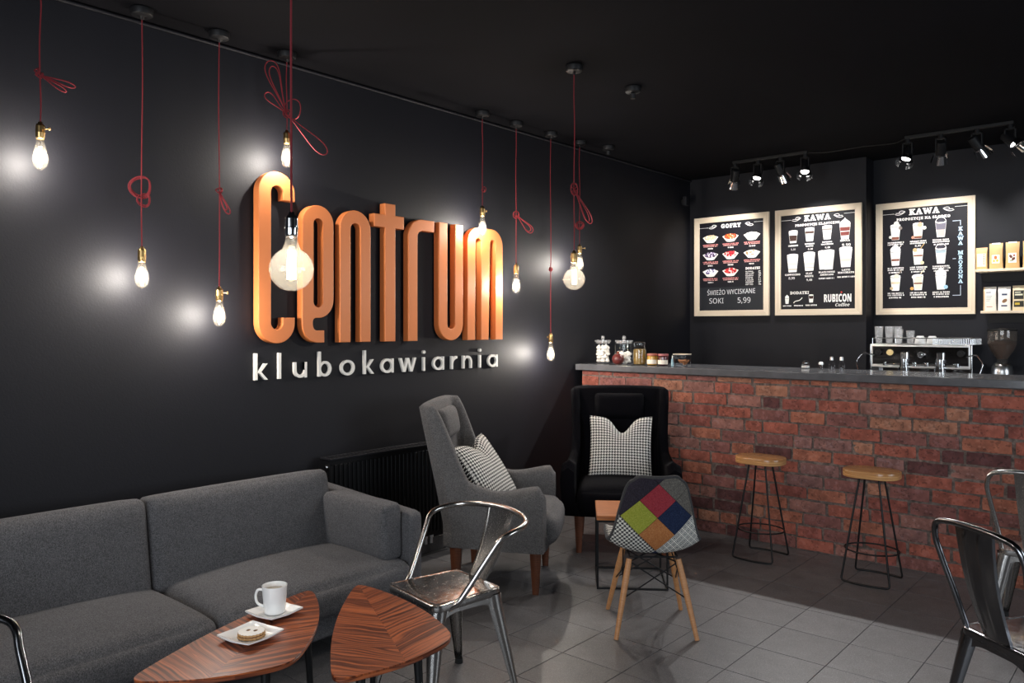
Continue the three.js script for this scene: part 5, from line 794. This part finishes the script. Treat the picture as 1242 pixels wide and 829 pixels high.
// ---------------------------------------------------------------- pressed steel chairs
function steelBase(t, m) {
  const w = 0.36, y = 0.45, sh = roundRect(w, w, 0.045), g = extrude(sh, 0.03, 0.006, 8, 3).rotateX(-Math.PI / 2).translate(0, y - 0.03, 0), p = g.attributes.position;
  for (let i = 0; i < p.count; i++) { const z = p.getZ(i), x = p.getX(i); p.setX(i, x * (1 + 0.07 * z / 0.18)); } g.computeVertexNormals();
  const dish = surf(20, 20, (u, v) => { const a = u * 2 - 1, b = v * 2 - 1, e = Math.max(0, 1 - a ** 6) * Math.max(0, 1 - b ** 6); return V(a * 0.168 * (1 + 0.06 * b), y + 0.0015 - 0.006 * e, -b * -0.168); });
  mesh('seat', boxUV(merge([toCreasedNormals(g, 0.5), dish])), m, t);
  // apron arches between the legs
  const arch = () => { const s = new THREE.Shape(); s.moveTo(-0.165, 0.425); s.lineTo(0.165, 0.425); s.lineTo(0.178, 0.30); s.bezierCurveTo(0.15, 0.36, 0.12, 0.395, 0.06, 0.4); s.lineTo(-0.06, 0.4); s.bezierCurveTo(-0.12, 0.395, -0.15, 0.36, -0.178, 0.30); return extrude(s, 0.004, 0, 10); };
  mesh('apron', merge([arch().translate(0, 0, 0.165), arch().translate(0, 0, -0.169), arch().rotateY(Math.PI / 2).translate(0.163, 0, 0), arch().rotateY(Math.PI / 2).translate(-0.167, 0, 0)]), m, t);
  for (const sx of [-1, 1]) for (const sz of [-1, 1]) { // pressed channel: a tapered quarter shell open to the inside
    const f = V(sx * 0.205, 0.012, sz * 0.215), c = V(sx * 0.135, 0.43, sz * 0.135), gq = surf(10, 8, (u, v) => { const q = c.clone().lerp(f, v), r = 0.042 * (1 - v) + 0.017 * v, a = (u - 0.5) * Math.PI * 1.25 + Math.atan2(sx, sz); return V(q.x + r * Math.sin(a), q.y, q.z + r * Math.cos(a)); }), gi = surf(10, 8, (u, v) => { const q = c.clone().lerp(f, v), r = 0.039 * (1 - v) + 0.0145 * v, a = (0.5 - u) * Math.PI * 1.25 + Math.atan2(sx, sz); return V(q.x + r * Math.sin(a), q.y, q.z + r * Math.cos(a)); });
    const lg = mesh('leg', merge([gq, gi]), m, t); mesh('rubber_foot', cyl(0.018, 0.019, 0.022, f.x, 0.011, f.z, 14), M.rubber, lg);
  }
  mesh('cross_brace', merge([bar(V(-0.16, 0.385, -0.16), V(0.16, 0.385, 0.16), 0.006), bar(V(0.16, 0.385, -0.16), V(-0.16, 0.385, 0.16), 0.006)]), m, t);
}
// back slat: flat bottom width, top width, from seat to rail, with folded edges
function slatG(y0, z0, y1, z1, w0, w1, emboss) {
  const f = (off) => (u, v) => { const a = u * 2 - 1, w = (w0 + (w1 - w0) * v) / 2, bow = 0.018 * Math.sin(v * Math.PI) , rib = emboss && Math.abs(Math.abs(a) - 0.45) < 0.09 && v > 0.12 && v < 0.92 ? 0.003 : 0, cup = -0.010 * (1 - a * a); return V(a * w, y0 + (y1 - y0) * v, z0 + (z1 - z0) * v + bow * -1 + cup * 1 - rib + off); };
  const e = (s) => surf(1, 20, (u, v) => { const p = f(0)(s > 0 ? 1 : 0, v); return V(p.x, p.y, p.z + u * 0.012); });
  return merge([surf(22, 24, f(0)), surf(22, 24, f(0.002)), e(1), e(-1)]);
}
function steelArmchair(label, pos, turn, m) {
  const t = thing('steel_armchair', label, 'armchair', pos, turn, 'pressed steel armchairs'); steelBase(t, m);
  const half = [V(0.176, 0.422, 0.11), V(0.188, 0.445, 0.07), V(0.205, 0.50, 0.03), V(0.228, 0.58, -0.02), V(0.247, 0.645, -0.062), V(0.262, 0.684, -0.088), V(0.274, 0.703, -0.125), V(0.270, 0.714, -0.18), V(0.235, 0.724, -0.245), V(0.165, 0.731, -0.287), V(0.085, 0.735, -0.309), V(0, 0.737, -0.317)];
  mesh('arm_rail', tube([...half, ...half.slice(0, -1).reverse().map((p) => V(-p.x, p.y, p.z))], 0.0125, 140, 10), m, t);
  mesh('back_slat', slatG(0.445, -0.168, 0.735, -0.308, 0.11, 0.185, false), m, t); return t;
}
function steelChair(label, pos, turn, m) {
  const t = thing('steel_chair', label, 'chair', pos, turn, 'pressed steel side chairs'); steelBase(t, m);
  const half = [V(0.15, 0.43, -0.15), V(0.165, 0.56, -0.19), V(0.19, 0.70, -0.23), V(0.198, 0.775, -0.25), V(0.178, 0.828, -0.262), V(0.12, 0.847, -0.27), V(0, 0.853, -0.274)];
  mesh('back_rail', tube([...half, ...half.slice(0, -1).reverse().map((p) => V(-p.x, p.y, p.z))], 0.0115, 120, 10), m, t);
  mesh('back_slat', slatG(0.445, -0.166, 0.848, -0.268, 0.115, 0.165, true), m, t); return t;
}
steelArmchair('bare steel armchair with curved arm rail between coffee table and grey armchair', [-2.41, 0, -2.36], facing(-0.17, 0.98), M.steel);
steelArmchair('dark steel armchair showing only its bent arm rail by the sofa', [-2.342, 0, -0.584], facing(0.9, -0.43), M.gunmetal);
steelChair('dark gunmetal side chair with ribbed back slat turned from the bar stools', [-0.426, 0, -3.344], facing(0.6, -0.8), M.gunmetal);
steelChair('shinier steel side chair close to the brick bar', [-0.575, 0, -4.73], facing(0.02, -1), M.steel);

renderer.render(scene, camera);
